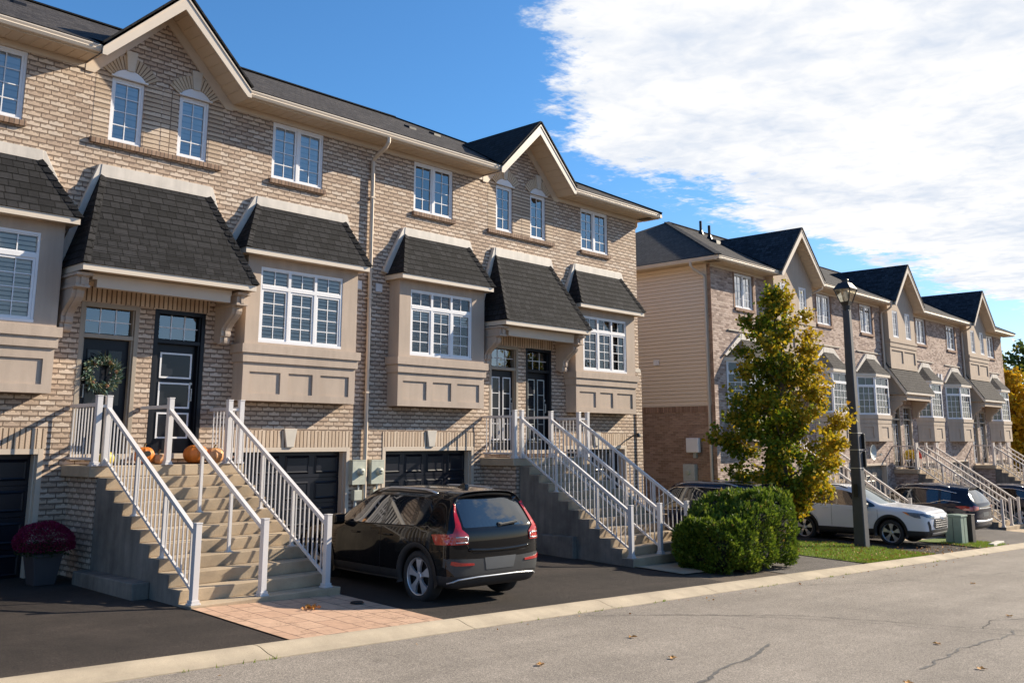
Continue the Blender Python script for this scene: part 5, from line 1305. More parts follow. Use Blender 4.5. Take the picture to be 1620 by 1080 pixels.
def spoiler(C, y, z, w, mat, d=.20):
    m = MB(); n = 10; top = []; bot = []
    vs = []; fs = []
    for k in range(n+1):
        u = -1+2*k/n; x = u*w; yb = y-d*(1-.28*u*u); vs += [(x, y+.10, z+.012-.02*u*u), (x, yb, z-.015-.05*u*u), (x, yb+.012, z-.048-.05*u*u), (x, y+.08, z-.07-.02*u*u)]
    for k in range(n):
        a = 4*k; b = a+4
        for i in range(4): fs.append((a+i, b+i, b+(i+1) % 4, a+(i+1) % 4))
    fs += [(0, 1, 2, 3), (4*n+3, 4*n+2, 4*n+1, 4*n)]; m.add(vs, fs); m.build('roof_spoiler', mat, C.T, bevel=.006)
def rear_glass(C, z0, z1, w0, w1):
    C.decal('rear_window', [(-w0, z0+.02), (-w0+.03, z0), (w0-.03, z0), (w0, z0+.02), (w1, z1), (-w1, z1)], 'y', -1, 'car_glass', .003, .02, size=.08)
# --- black crossover by the first stairs
yaw = -math.atan2(.0766, .997)
st = suv_stations(-2.12, 2.28, .925, 1.63, 1.06, 1.07, wtop=.70, cl=.43)
simple('clad_grey', (.035, .037, .040), .5, .1, 8)
A = Car('parked_car', 'glossy black crossover with red tail lamps parked rear outward beside the nearest stairs', (10.86, 12.36, -2.335), yaw, 'paint_black', st, R_DY, F_DY, (.07, .12), (-1.35, 1.35), .372, arch=.415)
A.arches(.07); rear_glass(A, 1.10, 1.50, .66, .60)
for ax in (-1.35, 1.35):
    for sd in (-1, 1): A.wheel(ax, sd, .372, .23, 5, 'alloy', 'gap')
A.mirrors(.62, 1.10, 'paint_black'); A.handle(-.62, .93, 'paint_black'); A.handle(.28, .915, 'paint_black')
for sd in (-1, 1):
    A.line('door_seam', [(.98, 1.0), (1.0, .75), (.93, .45), (.80, .33)], 'x', sd, .0035, 'gap'); A.line('door_seam', [(-.42, 1.05), (-.42, .6), (-.42, .33)], 'x', sd, .0035, 'gap'); A.line('door_seam', [(-1.22, 1.09), (-1.16, .86), (-.98, .76), (-.90, .45), (-.86, .33)], 'x', sd, .0035, 'gap')
    A.line('sill_trim', [(.9, .30), (0, .29), (-.95, .30)], 'x', sd, .010, 'clad', .004)
    L = A.decal('tail_lamp', [(-1.70, 1.00), (-2.02, 1.02), (-2.10, 1.00), (-2.10, .87), (-1.80, .86)], 'x', sd, 'red_lens', .010, .03)
    A.decal('tail_lamp', [(sd*.88, .87), (sd*.61, .875), (sd*.60, 1.00), (sd*.70, 1.08), (sd*.675, 1.30), (sd*.645, 1.41), (sd*.68, 1.43), (sd*.725, 1.30), (sd*.775, 1.13), (sd*.83, 1.03), (sd*.90, 1.0)], 'y', -1, 'red_lens', .014, .03)
    for q in (((.62, .90), (.80, .90)), ((.62, .975), (.80, .975)), ((.62, .90), (.62, .975))): A.line('lamp_trim', [(sd*q[0][0], q[0][1]), (sd*q[1][0], q[1][1])], 'y', -1, .010, 'satin', .018)
    A.decal('reflector', [(sd*.50, .575), (sd*.80, .58), (sd*.86, .60), (sd*.85, .65), (sd*.72, .62), (sd*.50, .605)], 'y', -1, 'red_lens', .016)
roofrails(A, .60, -1.45, .05, 1.6, 'satin')
spoiler(A, -1.70, 1.585, .60, 'paint_black', .22)
A.decal('rear_bumper', [(-.80, .43), (.80, .43), (.90, .56), (.90, .68), (.40, .66), (-.40, .66), (-.90, .68), (-.90, .56)], 'y', -1, 'clad_grey', .004)
A.decal('licence_plate_recess', [(-.27, .50), (.27, .50), (.31, .67), (-.31, .67)], 'y', -1, 'plate_grey', .010)
A.line('bumper_trim', [(-.86, .335), (-.74, .385), (-.4, .405), (.4, .405), (.74, .385), (.86, .335)], 'y', -1, .014, 'satin', .006)
A.line('tailgate_seam', [(-.66, .99), (-.60, .80), (-.50, .74), (.50, .74), (.60, .80), (.66, .99)], 'y', -1, .004, 'gap')
A.line('tailgate_crease', [(-.60, .795), (-.3, .775), (0, .77), (.3, .775), (.60, .795)], 'y', -1, .026, 'paint_black', .0)
m = MB(); h, n = A.hit((.18, 1.12), 'y', -1); m.bar((.0, h.y-.03, h.z-.0), (.36, h.y-.025, h.z+.03), .03, .035); m.box(-.02, .05, h.y-.03, h.y+.04, h.z-.03, h.z+.03); m.build('wiper', 'clad', A.T, bevel=.008)
m = MB(); h, n = A.hit((0, -1.30), 'z', 1); m.prism([(-1.44, h.z-.02), (-1.42, h.z+.05), (-1.38, h.z+.07), (-1.18, h.z-.005)], 'x', -.035, .035); m.build('roof_antenna', 'paint_black', A.T, bevel=.012)
for sd in (-1, 1):
    A.line('window_trim', [(.80, 1.055), (0, 1.065), (-1.2, 1.09), (-1.5, 1.12)], 'x', sd, .008, 'gap', .0)
    A.decal('headlamp', [(sd*.88, .86), (sd*.60, .84), (sd*.60, .72), (sd*.86, .72)], 'y', 1, 'clear_lens', .006)
A.decal('grille', [(-.45, .50), (.45, .50), (.50, .80), (-.50, .80)], 'y', 1, 'clad', .006)
# --- dark van-like car behind the hedge
st = suv_stations(-2.28, 2.35, .94, 1.72, 1.05, 1.08, wtop=.73, cl=.40, bp=(-.30, -.38), cp=(-1.20, -1.28))
Bc = Car('parked_car', 'dark blue-black long roofed car with silver roof rails parked behind the cedar hedge', (21.55, 13.62, -2.70), 0, 'paint_navy', st, R_DY, F_DY, (.08, .12), (-1.40, 1.40), .36)
Bc.arches(.05); rear_glass(Bc, 1.12, 1.58, .68, .60)
for ax in (-1.4, 1.4):
    for sd in (-1, 1): Bc.wheel(ax, sd, .36, .23, 5)
Bc.mirrors(.65, 1.10, 'paint_navy'); Bc.handle(-.6, .95, 'chrome'); Bc.handle(.3, .93, 'chrome'); roofrails(Bc, .63, -1.6, .15, 1.7, 'satin'); spoiler(Bc, -1.85, 1.665, .62, 'paint_navy', .22)
for sd in (-1, 1):
    Bc.line('window_trim', [(.75, 1.12), (.45, 1.42), (.15, 1.575), (-.5, 1.60), (-1.2, 1.585), (-1.62, 1.50)], 'x', sd, .010, 'chrome', .004); Bc.line('window_trim', [(.85, 1.04), (0, 1.05), (-1.6, 1.09)], 'x', sd, .009, 'chrome', .004)
    Bc.decal('tail_lamp', [(sd*.88, .86), (sd*.70, .90), (sd*.68, 1.08), (sd*.80, 1.16), (sd*.90, 1.14)], 'y', -1, 'red_lens', .012); Bc.decal('reflector', [(sd*.55, .52), (sd*.82, .54), (sd*.82, .58), (sd*.55, .57)], 'y', -1, 'red_lens', .008)
Bc.line('tailgate_trim', [(-.6, .98), (0, .97), (.6, .98)], 'y', -1, .02, 'chrome', .0); Bc.line('bumper_trim', [(-.8, .44), (0, .42), (.8, .44)], 'y', -1, .02, 'satin', .0)
m = MB(); h, n = Bc.hit((.18, 1.16), 'y', -1); m.bar((.0, h.y-.03, h.z), (.38, h.y-.025, h.z+.04), .03, .035); m.build('wiper', 'clad', Bc.T)
m = MB(); h, n = Bc.hit((0, -1.35), 'z', 1); m.tube([(0, -1.35, h.z), (0, -1.42, h.z+.16)], .008, 6); m.build('roof_antenna', 'clad', Bc.T)
# --- white crossover, nose towards the street
st = suv_stations(-2.20, 2.38, .925, 1.66, 1.09, 1.10, wtop=.70, cl=.45, cowl=.95, wsb=.10, frontw=.90)
Rv = Car('parked_car', 'white crossover with black wheel arches parked nose to the street behind the lamp post', (29.37, 12.775, -2.955), pi, 'paint_white', st, R_DY, F_DY, (.07, .10), (-1.345, 1.345), .365, arch=.42, ws='car_glass_light')
Rv.arches(.085); rear_glass(Rv, 1.12, 1.52, .66, .58)
for ax in (-1.345, 1.345):
    for sd in (-1, 1): Rv.wheel(ax, sd, .365, .23, 5, 'satin', 'gap', split=False)
Rv.mirrors(.62, 1.12, 'clad'); Rv.handle(-.62, 1.0, 'paint_white'); Rv.handle(.28, .96, 'paint_white'); roofrails(Rv, .60, -1.4, .0, 1.6, 'clad'); spoiler(Rv, -1.78, 1.62, .60, 'paint_white', .2)
for sd in (-1, 1):
    Rv.line('door_seam', [(.98, 1.0), (1.0, .75), (.92, .48)], 'x', sd, .004, 'gap'); Rv.line('door_seam', [(-.42, 1.08), (-.42, .48)], 'x', sd, .004, 'gap'); Rv.line('door_seam', [(-1.22, 1.1), (-1.12, .86), (-.90, .70), (-.86, .48)], 'x', sd, .004, 'gap')
    Rv.decal('headlamp', [(sd*.48, .85), (sd*.52, .79), (sd*.80, .83), (sd*.87, .91), (sd*.87, .96), (sd*.70, .91)], 'y', 1, 'clear_lens', .010, .03)
    Rv.decal('headlamp', [(1.72, .965), (1.95, .95), (2.2, .88), (2.22, .80), (2.05, .82), (1.85, .90)], 'x', sd, 'clear_lens', .010, .03); Rv.decal('indicator_lens', [(1.70, .967), (1.82, .955), (1.93, .865), (1.86, .89)], 'x', sd, 'amber_lens', .016, .03)
    Rv.decal('fog_lamp_bezel', [(sd*.66, .46), (sd*.74, .46), (sd*.80, .70), (sd*.75, .74), (sd*.68, .60)], 'y', 1, 'clad', .008)
    Rv.decal('tail_lamp', [(sd*.88, .90), (sd*.60, .92), (sd*.60, 1.02), (sd*.88, 1.06)], 'y', -1, 'red_lens', .012)
Rv.decal('grille', [(-.46, .50), (.46, .50), (.57, .60), (.50, .79), (-.50, .79), (-.57, .60)], 'y', 1, 'clad', .008)
Rv.decal('lower_bumper', [(-.74, .30), (.74, .30), (.80, .44), (.62, .49), (-.62, .49), (-.80, .44)], 'y', 1, 'clad', .006)
for z in (.56, .62, .68, .74): Rv.line('grille_bar', [(-.50, z), (.50, z)], 'y', 1, .010, 'alloy_dark', .012)
m = MB(); h, n = Rv.hit((0, .79), 'y', 1); m.lathe([(.062, h.y+.012), (.072, h.y+.022), (.062, h.y+.030)], 20, 'y', (0, 0, .79)); m.build('emblem', 'chrome', Rv.T)
Rv.decal('bumper_lip', [(-.55, .34), (.55, .34), (.58, .40), (-.58, .40)], 'y', 1, 'satin', .016)
Rv.line('bonnet_seam', [(-.70, .905), (0, .925), (.70, .905)], 'y', 1, .005, 'gap')
# --- dark blue crossover beyond the white one, rear outward
st = suv_stations(-2.30, 2.40, .955, 1.68, 1.04, 1.05, wtop=.72, cl=.36, roofdrop=.05, bp=(-.32, -.40), cp=(-1.18, -1.26))
Cc = Car('parked_car', 'dark blue crossover with bright trim parked behind the green utility box', (34.98, 13.18, -3.11), 0, 'paint_navy', st, R_DY, F_DY, (.08, .12), (-1.41, 1.41), .375)
Cc.arches(.04); rear_glass(Cc, 1.10, 1.52, .68, .60)
for ax in (-1.41, 1.41):
    for sd in (-1, 1): Cc.wheel(ax, sd, .375, .23, 5, 'alloy', 'gap', twist=.35, split=True)
Cc.mirrors(.65, 1.08, 'paint_navy'); Cc.handle(-.6, .93, 'chrome'); Cc.handle(.3, .91, 'chrome'); roofrails(Cc, .62, -1.5, .1, 1.6, 'satin'); spoiler(Cc, -1.86, 1.60, .60, 'paint_navy', .24)
for sd in (-1, 1):
    Cc.line('window_trim', [(.75, 1.12), (.45, 1.40), (.15, 1.53), (-.5, 1.56), (-1.2, 1.52), (-1.75, 1.42)], 'x', sd, .011, 'chrome', .004); Cc.line('window_trim', [(.85, 1.03), (-.3, 1.04), (-.9, 1.07), (-1.35, 1.18), (-1.9, 1.13)], 'x', sd, .011, 'chrome', .004)
    Cc.decal('tail_lamp', [(-1.72, 1.00), (-2.05, 1.02), (-2.28, .98), (-2.28, .86), (-2.0, .88)], 'x', sd, 'red_lens', .010, .03)
    Cc.decal('tail_lamp', [(sd*.86, .86), (sd*.62, .90), (sd*.60, .99), (sd*.86, 1.03)], 'y', -1, 'red_lens', .014, .03)
    Cc.line('door_seam', [(-.36, 1.03), (-.36, .40)], 'x', sd, .004, 'gap')
Cc.line('tailgate_trim', [(-.6, .93), (0, .92), (.6, .93)], 'y', -1, .02, 'chrome', .0); Cc.line('bumper_trim', [(-.8, .52), (0, .50), (.8, .52)], 'y', -1, .05, 'satin', -.02); Cc.decal('licence_plate_recess', [(-.26, .66), (.26, .66), (.28, .8), (-.28, .8)], 'y', -1, 'plate_grey', .004)
D4 = copy_tree(Cc.T); D4.location = (44.9, 13.6, -3.45); D4['label'] = 'black car at the right edge half hidden by the fourth stairs'
# ------------------------------------------------------------------ street lamp
g0 = G(26.6, 11.5); LX, LY = 26.6, 11.5
simple('lamp_post', (.055, .055, .062), .6, .12, 8, .001); simple('lamp_black', (.018, .018, .020), .4, .1, 6)
glassmat('lamp_glass', 1.5, (.9, .86, .74), .10); simple('lamp_inner', (.60, .55, .42), .6, .1, 8)
T = thing('street_lamp', (LX, LY, g0), 'tall dark grey lamp post with a square lantern on the grass strip', 'street lamp')
m = MB()
def frust(m, x, y, z0, z1, a, b, n=4, rot=pi/4, cap=True):
    vs = [(x+r*cos(rot+2*pi*k/n), y+r*sin(rot+2*pi*k/n), z) for z, r in ((z0, a), (z1, b)) for k in range(n)]
    return m.add(vs, [(k, (k+1) % n, n+(k+1) % n, n+k) for k in range(n)]+([tuple(range(n))[::-1], tuple(range(n, 2*n))] if cap else []))
frust(m, LX, LY, g0-.3, 3.74, .235, .135); m.build('post', 'lamp_post', T, bevel=.03)
m = MB(); frust(m, LX, LY, 3.70, 3.86, .10, .12, 12); frust(m, LX, LY, 3.86, 3.97, .13, .19); m.build('lantern_base', 'lamp_black', T)
q = .70711; m = MB()
for k in range(4):
    a = pi/4+k*pi/2; p0 = (LX+.185*cos(a), LY+.185*sin(a), 3.97); p1 = (LX+.34*cos(a), LY+.34*sin(a), 4.33); m.bar(p0, p1, .022, .022)
frust(m, LX, LY, 4.325, 4.345, .375, .375); frust(m, LX, LY, 4.345, 4.52, .36, .20); frust(m, LX, LY, 4.52, 4.545, .12, .12, 12); frust(m, LX, LY, 4.545, 4.60, .085, .085, 12); frust(m, LX, LY, 4.6, 4.63, .11, .10, 12)
m.build('lantern_roof', 'lamp_black', T)
m = MB(); frust(m, LX, LY, 3.972, 4.32, .178, .33, cap=False); m.build('lantern_glass', 'lamp_glass', T)
m = MB(); m.lathe([(0, 3.98), (.07, 3.98), (.085, 4.08), (.09, 4.2), (.05, 4.29), (0, 4.30)], 14, 'z', (LX, LY, 0)); m.build('lamp_refractor', 'lamp_inner', T, smooth=True)
m = MB()
for z0, z1, h in ((.22, -.20, .055), (-.26, -.70, .055)): m.box(LX+.12, LX+.20, LY-.21, LY-.12, z1, z0)
m.build('control_box', 'lamp_black', T, bevel=.01)
m = MB()
for z in (.24, -.22, -.72): frust(m, LX, LY, z-.012, z+.012, .205, .205)
m.build('steel_band', 'satin', T)
m = MB(); m.box(LX-.185, LX-.165, LY-.06, LY+.06, -1.5, -1.15); m.build('access_plate', 'lamp_black', T)
# ------------------------------------------------------------------ utility boxes on the little island
simple('green_steel', (.155, .215, .175), .5, .08, 8); simple('brown_box', (.035, .026, .023), .55, .1, 8)
x, y = 31.45, 10.6; z = G(x, y)
T = thing('utility_box', (x, y, z), 'pale green steel utility box on the small grass island', 'utility box')
m = MB(); m.box(x-.27, x+.27, y-.24, y+.24, z-.05, z+.82); m.build('cabinet', 'green_steel', T, bevel=.012)
m = MB(); m.prism([(y-.27, z+.82), (y+.26, z+.82), (y+.26, z+.875), (y, z+.895), (y-.27, z+.875)], 'x', x-.30, x+.30); m.build('lid', 'green_steel', T, bevel=.01)
m = MB(); m.box(x-.276, x-.270, y-.005, y+.005, z, z+.8); m.box(x-.005, x+.005, y-.246, y-.24, z, z+.8); m.build('seam', 'gap', T)
x, y = 32.12, 10.45; z = G(x, y)
T = thing('utility_box', (x, y, z), 'narrow dark brown utility pedestal beside the pale green box', 'utility box')
m = MB(); m.box(x-.15, x+.15, y-.15, y+.15, z-.05, z+.86); m.build('cabinet', 'brown_box', T, bevel=.012)
m = MB(); m.box(x-.165, x+.165, y-.165, y+.165, z+.86, z+.90); m.build('lid', 'brown_box', T, bevel=.01)
# edging stone
m = MB(); x0 = 31.9
for k in range(5):
    a = x0+k*.34; m.add([], []); zz = G(a, KY+.2); m.box(a, a+.33, KY+.06+k*.05, KY+.24+k*.06, zz-.1, zz+.09)
o = m.build('edging_stones', 'keystone', bevel=.02); tag(o, 'row of whitish edging stones on the kerb in front of the brown pedestal', 'edging stones')
# ------------------------------------------------------------------ meters and fittings on the near block
for x, lb in ((12.50, 'grey electricity meter box left of the drainpipe, on the brick wall'), (12.99, 'grey electricity meter box right of the drainpipe, nearest the garage door')):
    T = thing('electricity_meter', (x, YF, -.85), lb, 'meter box', 'electricity meters by the drainpipe')
    w_ = .17; m = MB(); m.box(x-w_, x+w_, YF-.13, YF-.001, -.86, -.38); m.box(x-w_-.006, x+w_+.006, YF-.136, YF-.001, -.385, -.37); m.build('cabinet', 'meter_box', T, bevel=.006)
    m = MB(); m.lathe([(0, YF-.215), (.06, YF-.215), (.072, YF-.20), (.076, YF-.145), (.085, YF-.131)], 20, 'y', (x+.03, 0, -.60)); m.build('meter_dial', 'meter_box', T, smooth=True)
    m = MB(); m.box(x+.0, x+.055, YF-.22, YF-.215, -.605, -.585); m.build('dial_window', 'gap', T)
    m = MB(); m.tube([(x+.03, YF-.07, -.86), (x+.03, YF-.07, -.97)], .022, 10); m.tube([(x-.03, YF-.05, -1.17), (x-.03, YF-.05, -2.25)], .035, 10); m.build('conduit', 'metal_grey', T)
    m = MB(); m.box(x-.10, x+.10, YF-.12, YF-.001, -1.17, -.97); m.build('junction_box', 'meter_box', T, bevel=.006)
for x, z, lb in ((22.1, .12, 'small dark wall lamp at the right corner of the near block'),):
    T = thing('wall_lamp', (x, YF, z), lb, 'wall lamp'); m = MB(); m.tube([(x, YF, z), (x, YF-.12, z+.06), (x, YF-.26, z+.08)], .02, 8); m.build('arm', 'lamp_black', T)
    m = MB(); m.lathe([(.03, z+.12), (.06, z+.08), (.075, z+.03), (.05, z+.0)], 12, 'z', (x, YF-.27, 0)); m.build('lamp_head', 'lamp_black', T)
T = thing('panel_box', (26.62, 16.7, -.4), 'white panel box fixed low on the brick side wall of the far block', 'panel box')
m = MB(); m.box(26.42, 26.58, 16.52, 16.98, -.34, .12); m.build('cover', 'pvc_white', T, bevel=.03); m = MB(); m.box(26.56, 26.66, 16.7, 16.8, -.5, -.3); m.build('bracket', 'metal_grey', T)
T = thing('electricity_meter', (26.62, 16.9, -1.1), 'grey meter box below the white panel on the side wall', 'meter box')
m = MB(); m.box(26.48, 26.666, 16.72, 17.15, -1.35, -.70); m.build('cabinet', 'metal_grey', T, bevel=.01); m = MB(); m.lathe([(0, 26.40), (.07, 26.41), (.08, 26.48)], 16, 'x', (0, 16.95, -.95)); m.build('meter_dial', 'meter_box', T)
m = MB(); m.box(26.60, 26.64, 18.05, 18.25, 2.5, 2.68); m.build('wall_vent', 'pvc_white', B2)
# satellite dish and camera arm beside the first far stairs
for x, y, z, lb in ((37.6, 15.85, -.45, 'small grey satellite dish on the wall beneath the second far bay'), (27.6, 15.9, .35, 'thin satellite dish beside the first bay of the far block')):
    T = thing('satellite_dish', (x, y, z), lb, 'satellite dish'); m = MB(); m.tube([(x, YF, z-.15), (x, y-.15, z-.1), (x, y-.2, z)], .02, 8); m.build('mast', 'metal_grey', T)
    m = MB(); m.lathe([(.30, y-.30), (.2, y-.24), (.1, y-.21), (0, y-.20), (.1, y-.215), (.2, y-.245), (.30, y-.30)], 20, 'y', (x, 0, z+.05)); m.build('reflector', 'metal_grey', T, smooth=True); m = MB(); m.tube([(x, y-.22, z-.2), (x, y-.55, z-.05)], .012, 6); m.box(x-.03, x+.03, y-.62, y-.54, z-.08, z); m.build('feed_arm', 'metal_grey', T)
# ------------------------------------------------------------------ pumpkins, gourds, mats, wreath, planter
simple('pumpkin', (.62, .17, .02), .45, .15, 9); simple('pumpkin_pale', (.60, .30, .13), .5, .12, 9); simple('gourd_yellow', (.55, .42, .08), .5, .15, 9); simple('gourd_mix', (.48, .40, .22), .5, .5, 12); simple('stem', (.20, .15, .07), .8, .2, 12)
def pumpkin(x, y, z, r, h, mat, lb, ribs=10, name='pumpkin', cat='pumpkin', stem=.05, hole=False):
    T = thing(name, (x, y, z), lb, cat); m = MB(); n = 60; P = []
    for j in range(13):
        t = -pi/2+pi*j/12; rr = cos(t)**.75 if j not in (0, 12) else .02; zz = z+h/2+h/2*sin(t)*.98-(.10*h if j == 12 else 0)+(.06*h if j == 0 else 0)
        P.append([(x+r*rr*(1-.10*abs(sin(ribs*a/2))**.6)*cos(a)*-1, y+r*rr*(1-.10*abs(sin(ribs*a/2))**.6)*sin(a), zz) for a in [2*pi*k/n for k in range(n)]])
    m.v = [p for R in P for p in R]
    for j in range(12):
        for k in range(n): m.f.append((j*n+k, j*n+(k+1) % n, (j+1)*n+(k+1) % n, (j+1)*n+k)[::-1])
    m.f.append(tuple(range(n))); m.f.append(tuple(range(12*n, 13*n))[::-1]); m.build('shell', mat, T, smooth=True)
    m = MB(); m.tube([(x, y, z+h*.86), (x+.005, y, z+h+stem*.5), (x+.02, y-.01, z+h+stem)], [.022, .014, .017], 7); m.build('stem', 'stem', T)
    if hole:
        m = MB(); m.prism([(x-.02+.055*cos(a)*1.1, z+h*.62+.045*sin(a)) for a in [2*pi*k/14 for k in range(14)]], 'y', y-r*.985, y-r*.90); m.build('carved_mouth', 'gap', T)
LZ = -.37
pumpkin(7.62, 15.35, LZ, .17, .29, 'pumpkin', 'carved orange pumpkin between the two nearest doors', hole=True)
pumpkin(7.87, 15.33, LZ, .135, .17, 'pumpkin_pale', 'small pale orange pumpkin beside the carved one', stem=.07)
pumpkin(8.60, 15.45, LZ, .21, .32, 'pumpkin', 'largest deep orange pumpkin right of the framed glass door', stem=.10)
pumpkin(8.90, 15.35, LZ, .18, .27, 'pumpkin_pale', 'pale ribbed pumpkin at the right end of the landing')
pumpkin(6.95, 15.25, LZ, .13, .22, 'gourd_yellow', 'yellow gourd behind the left landing railing', 8, 'gourd', 'gourd', .08)
pumpkin(7.13, 15.35, LZ, .10, .18, 'gourd_mix', 'mottled cream and red gourd beside the yellow one', 8, 'gourd', 'gourd', .05)
simple('mat', (.08, .045, .03), .95, .3, 30)
for c, z, lb in ((7.18, LZ, 'dark brown doormat at the wreath door'), (8.46, LZ, 'dark brown doormat at the door with three white framed lights'), (16.95, LZ, 'doormat at the left door above the second stairs'), (18.23, LZ, 'doormat at the right door above the second stairs')):
    m = MB(); m.box(c-.38, c+.38, 15.45, 15.88, z+.001, z+.02); tag(m.build('doormat', 'mat'), lb, 'doormat')
rg = random.Random(11)
def leafq(m, p, L, wd, d=None, fold=.2):
    """one pointed leaf as two folded triangles pairs"""
    d = Vector(d) if d is not None else Vector((rg.gauss(0, 1), rg.gauss(0, 1), rg.gauss(0, 1)))
    d = d.normalized(); s = d.cross(Vector((rg.gauss(0, 1), rg.gauss(0, 1), rg.gauss(0, 1))))
    if s.length < .1: s = d.orthogonal()
    s.normalize(); n = d.cross(s); p = Vector(p); k = len(m.v)
    m.v += [tuple(p), tuple(p+d*L*.45+s*wd*.5+n*fold*wd), tuple(p+d*L), tuple(p+d*L*.45-s*wd*.5+n*fold*wd)]
    m.f += [(k, k+1, k+2), (k, k+2, k+3)]
leafmat('wreath_leaf', [(0, (.04, .09, .04)), (.35, (.10, .17, .13)), (.6, (.16, .22, .20)), (.8, (.12, .12, .02)), (1, (.25, .22, .10))], .15)
simple('cone_brown', (.16, .07, .03), .8, .3, 30); simple('berry_white', (.6, .55, .45), .4, .1, 9)
wx, wy, wz = 7.11, YF+.03, 1.12
T = thing('wreath', (wx, wy, wz), 'round green wreath with cones and white berries hanging on the left door', 'wreath'); m = MB()
for i in range(900):
    a = rg.uniform(0, 2*pi); r = .22+rg.gauss(0, .035); p = (wx+r*cos(a), wy-.03+rg.gauss(0, .02), wz+r*sin(a)); d_ = (cos(a+.9)*1+rg.gauss(0, .5), -abs(rg.gauss(0, .5)), sin(a+.9)+rg.gauss(0, .5)); leafq(m, p, rg.uniform(.05, .14), rg.uniform(.015, .04), d_)
m.build('foliage', 'wreath_leaf', T)
m = MB()
for a in (1.1, 2.3, 3.9, 5.1, .2): m.lathe([(0, 0), (.03, .012), (.034, .03), (.02, .055), (0, .065)], 8, 'y', (wx+.22*cos(a), wy-.10, wz+.22*sin(a)))
m.build('pine_cones', 'cone_brown', T)['kind'] = 'stuff'
m = MB()
for i in range(46): a = rg.uniform(0, 2*pi); r = .22+rg.gauss(0, .035); m.lathe([(0, -.009), (.009, 0), (0, .009)], 6, 'z', (wx+r*cos(a), wy-.085, wz+r*sin(a)))
m.build('berries', 'berry_white', T)['kind'] = 'stuff'
# potted chrysanthemum by the left garage
simple('pot_grey', (.05, .046, .05), .6, .1, 6); leafmat('mum_petal', [(0, (.09, .003, .018)), (.5, (.18, .005, .040)), (1, (.29, .010, .075))], .12); leafmat('mum_leaf', [(0, (.02, .03, .012)), (1, (.04, .07, .02))], .2)
px, py, pz = 6.10, 15.25, G(6.1, 15.25)
T = thing('potted_chrysanthemum', (px, py, pz), 'dome of dark magenta chrysanthemums in a square grey pot by the left garage', 'potted plant')
m = MB(); frust(m, px, py, pz, pz+.43, .215, .30); m.build('pot', 'pot_grey', T, bevel=.012); m = MB(); frust(m, px, py, pz+.40, pz+.45, .305, .31); m.build('rim', 'pot_grey', T, bevel=.01)
m = MB(); ml = MB()
for i in range(7500):
    a = rg.uniform(0, 2*pi); t = math.acos(rg.uniform(-.25, 1)); R = 1+noise.noise(Vector((cos(a)*2, sin(a)*2, t*2)))*.10
    n_ = Vector((sin(t)*cos(a), sin(t)*sin(a), cos(t))); p = Vector((px, py, pz+.58))+Vector((n_.x*.43, n_.y*.40, n_.z*.32))*R*rg.uniform(.9, 1.0)
    leafq(m, p, rg.uniform(.018, .034), .018, n_+Vector((rg.gauss(0, .5), rg.gauss(0, .5), rg.gauss(0, .5))))
for i in range(900):
    a = rg.uniform(0, 2*pi); r = rg.uniform(0, .40); p = (px+r*cos(a), py+r*.93*sin(a), pz+.46+rg.uniform(-.02, .14)); leafq(ml, p, .06, .03)
m.build('flowers', 'mum_petal', T)['kind'] = 'stuff'; ml.build('foliage', 'mum_leaf', T)
# flower pots on the far landing
leafmat('fl_red', [(0, (.4, .02, .02)), (1, (.6, .08, .04))], .2); leafmat('fl_yellow', [(0, (.55, .40, .03)), (1, (.7, .55, .08))], .2)
for x, mt, lb in ((41.25, 'fl_yellow', 'pot of yellow flowers on the landing of the fourth stairs'), (41.75, 'fl_red', 'pot of red flowers on the landing of the fourth stairs')):
    T = thing('potted_flowers', (x, 15.5, -1.12), lb, 'potted plant'); m = MB(); frust(m, x, 15.5, -1.12, -.85, .12, .17, 10); m.build('pot', 'pot_grey', T); m = MB()
    for i in range(700): a = rg.uniform(0, 2*pi); t = math.acos(rg.uniform(-.3, 1)); leafq(m, (x+.24*sin(t)*cos(a), 15.5+.24*sin(t)*sin(a), -.62+.26*cos(t)), .06, .04)
    m.build('flowers', mt, T)['kind'] = 'stuff'
# ------------------------------------------------------------------ fallen leaves on the street
leafmat('dry_leaf', [(0, (.35, .13, .03)), (.5, (.50, .26, .06)), (1, (.32, .15, .08))], .1, .7)
LP = [(10.41, 7.58, 'yellow fallen leaf on the street, nearest the kerb of the red paving'), (9.7, 6.5, 'pale yellow fallen leaf beside the long dark seam'), (13.31, 4.84, 'pinkish dry leaf in the middle of the street'), (16.9, 5.0, 'orange fallen leaf by the crack near the right edge'), (10.57, 4.17, 'pinkish dry leaf at the bottom of the picture, right of the seam'), (21.2, 6.9, 'small pale leaf alone on the far part of the street'), (12.0, 3.9, 'large brown leaf in the bottom right corner'), (8.2, 7.2, 'small dry leaf on the asphalt near the kerb at the left'), (26.0, 6.4, 'tiny brown leaf far along the street')]
for x, y, lb in LP:
    m = MB(); n = 15; R = .062; z = Sz(x, y); a0 = rg.uniform(0, 6); pts = []
    for k in range(n): a = a0+2*pi*k/n; r = R*(1.0 if k % 3 == 0 else (.5 if k % 3 == 1 else .72)); pts.append((x+r*cos(a), y+r*sin(a), z+.008+.022*abs(sin(a*1.5+a0))))
    m.add([(x, y, z+.012)]+pts, [(0, 1+k, 1+(k+1) % n) for k in range(n)]); m.tube([(x, y, z+.012), (x-R*1.2*cos(a0), y-R*1.2*sin(a0), z+.02)], .003, 5); tag(m.build('fallen_leaf', 'dry_leaf'), lb, 'leaf', 'fallen leaves on the street')
m = MB()
for i in range(34): leafq(m, (8.02+rg.gauss(0, .05), 11.15+rg.gauss(0, .035), G(8, 11.15)+.03+abs(rg.gauss(0, .012))), .07, .045, (rg.gauss(0, 1), rg.gauss(0, 1), .25))
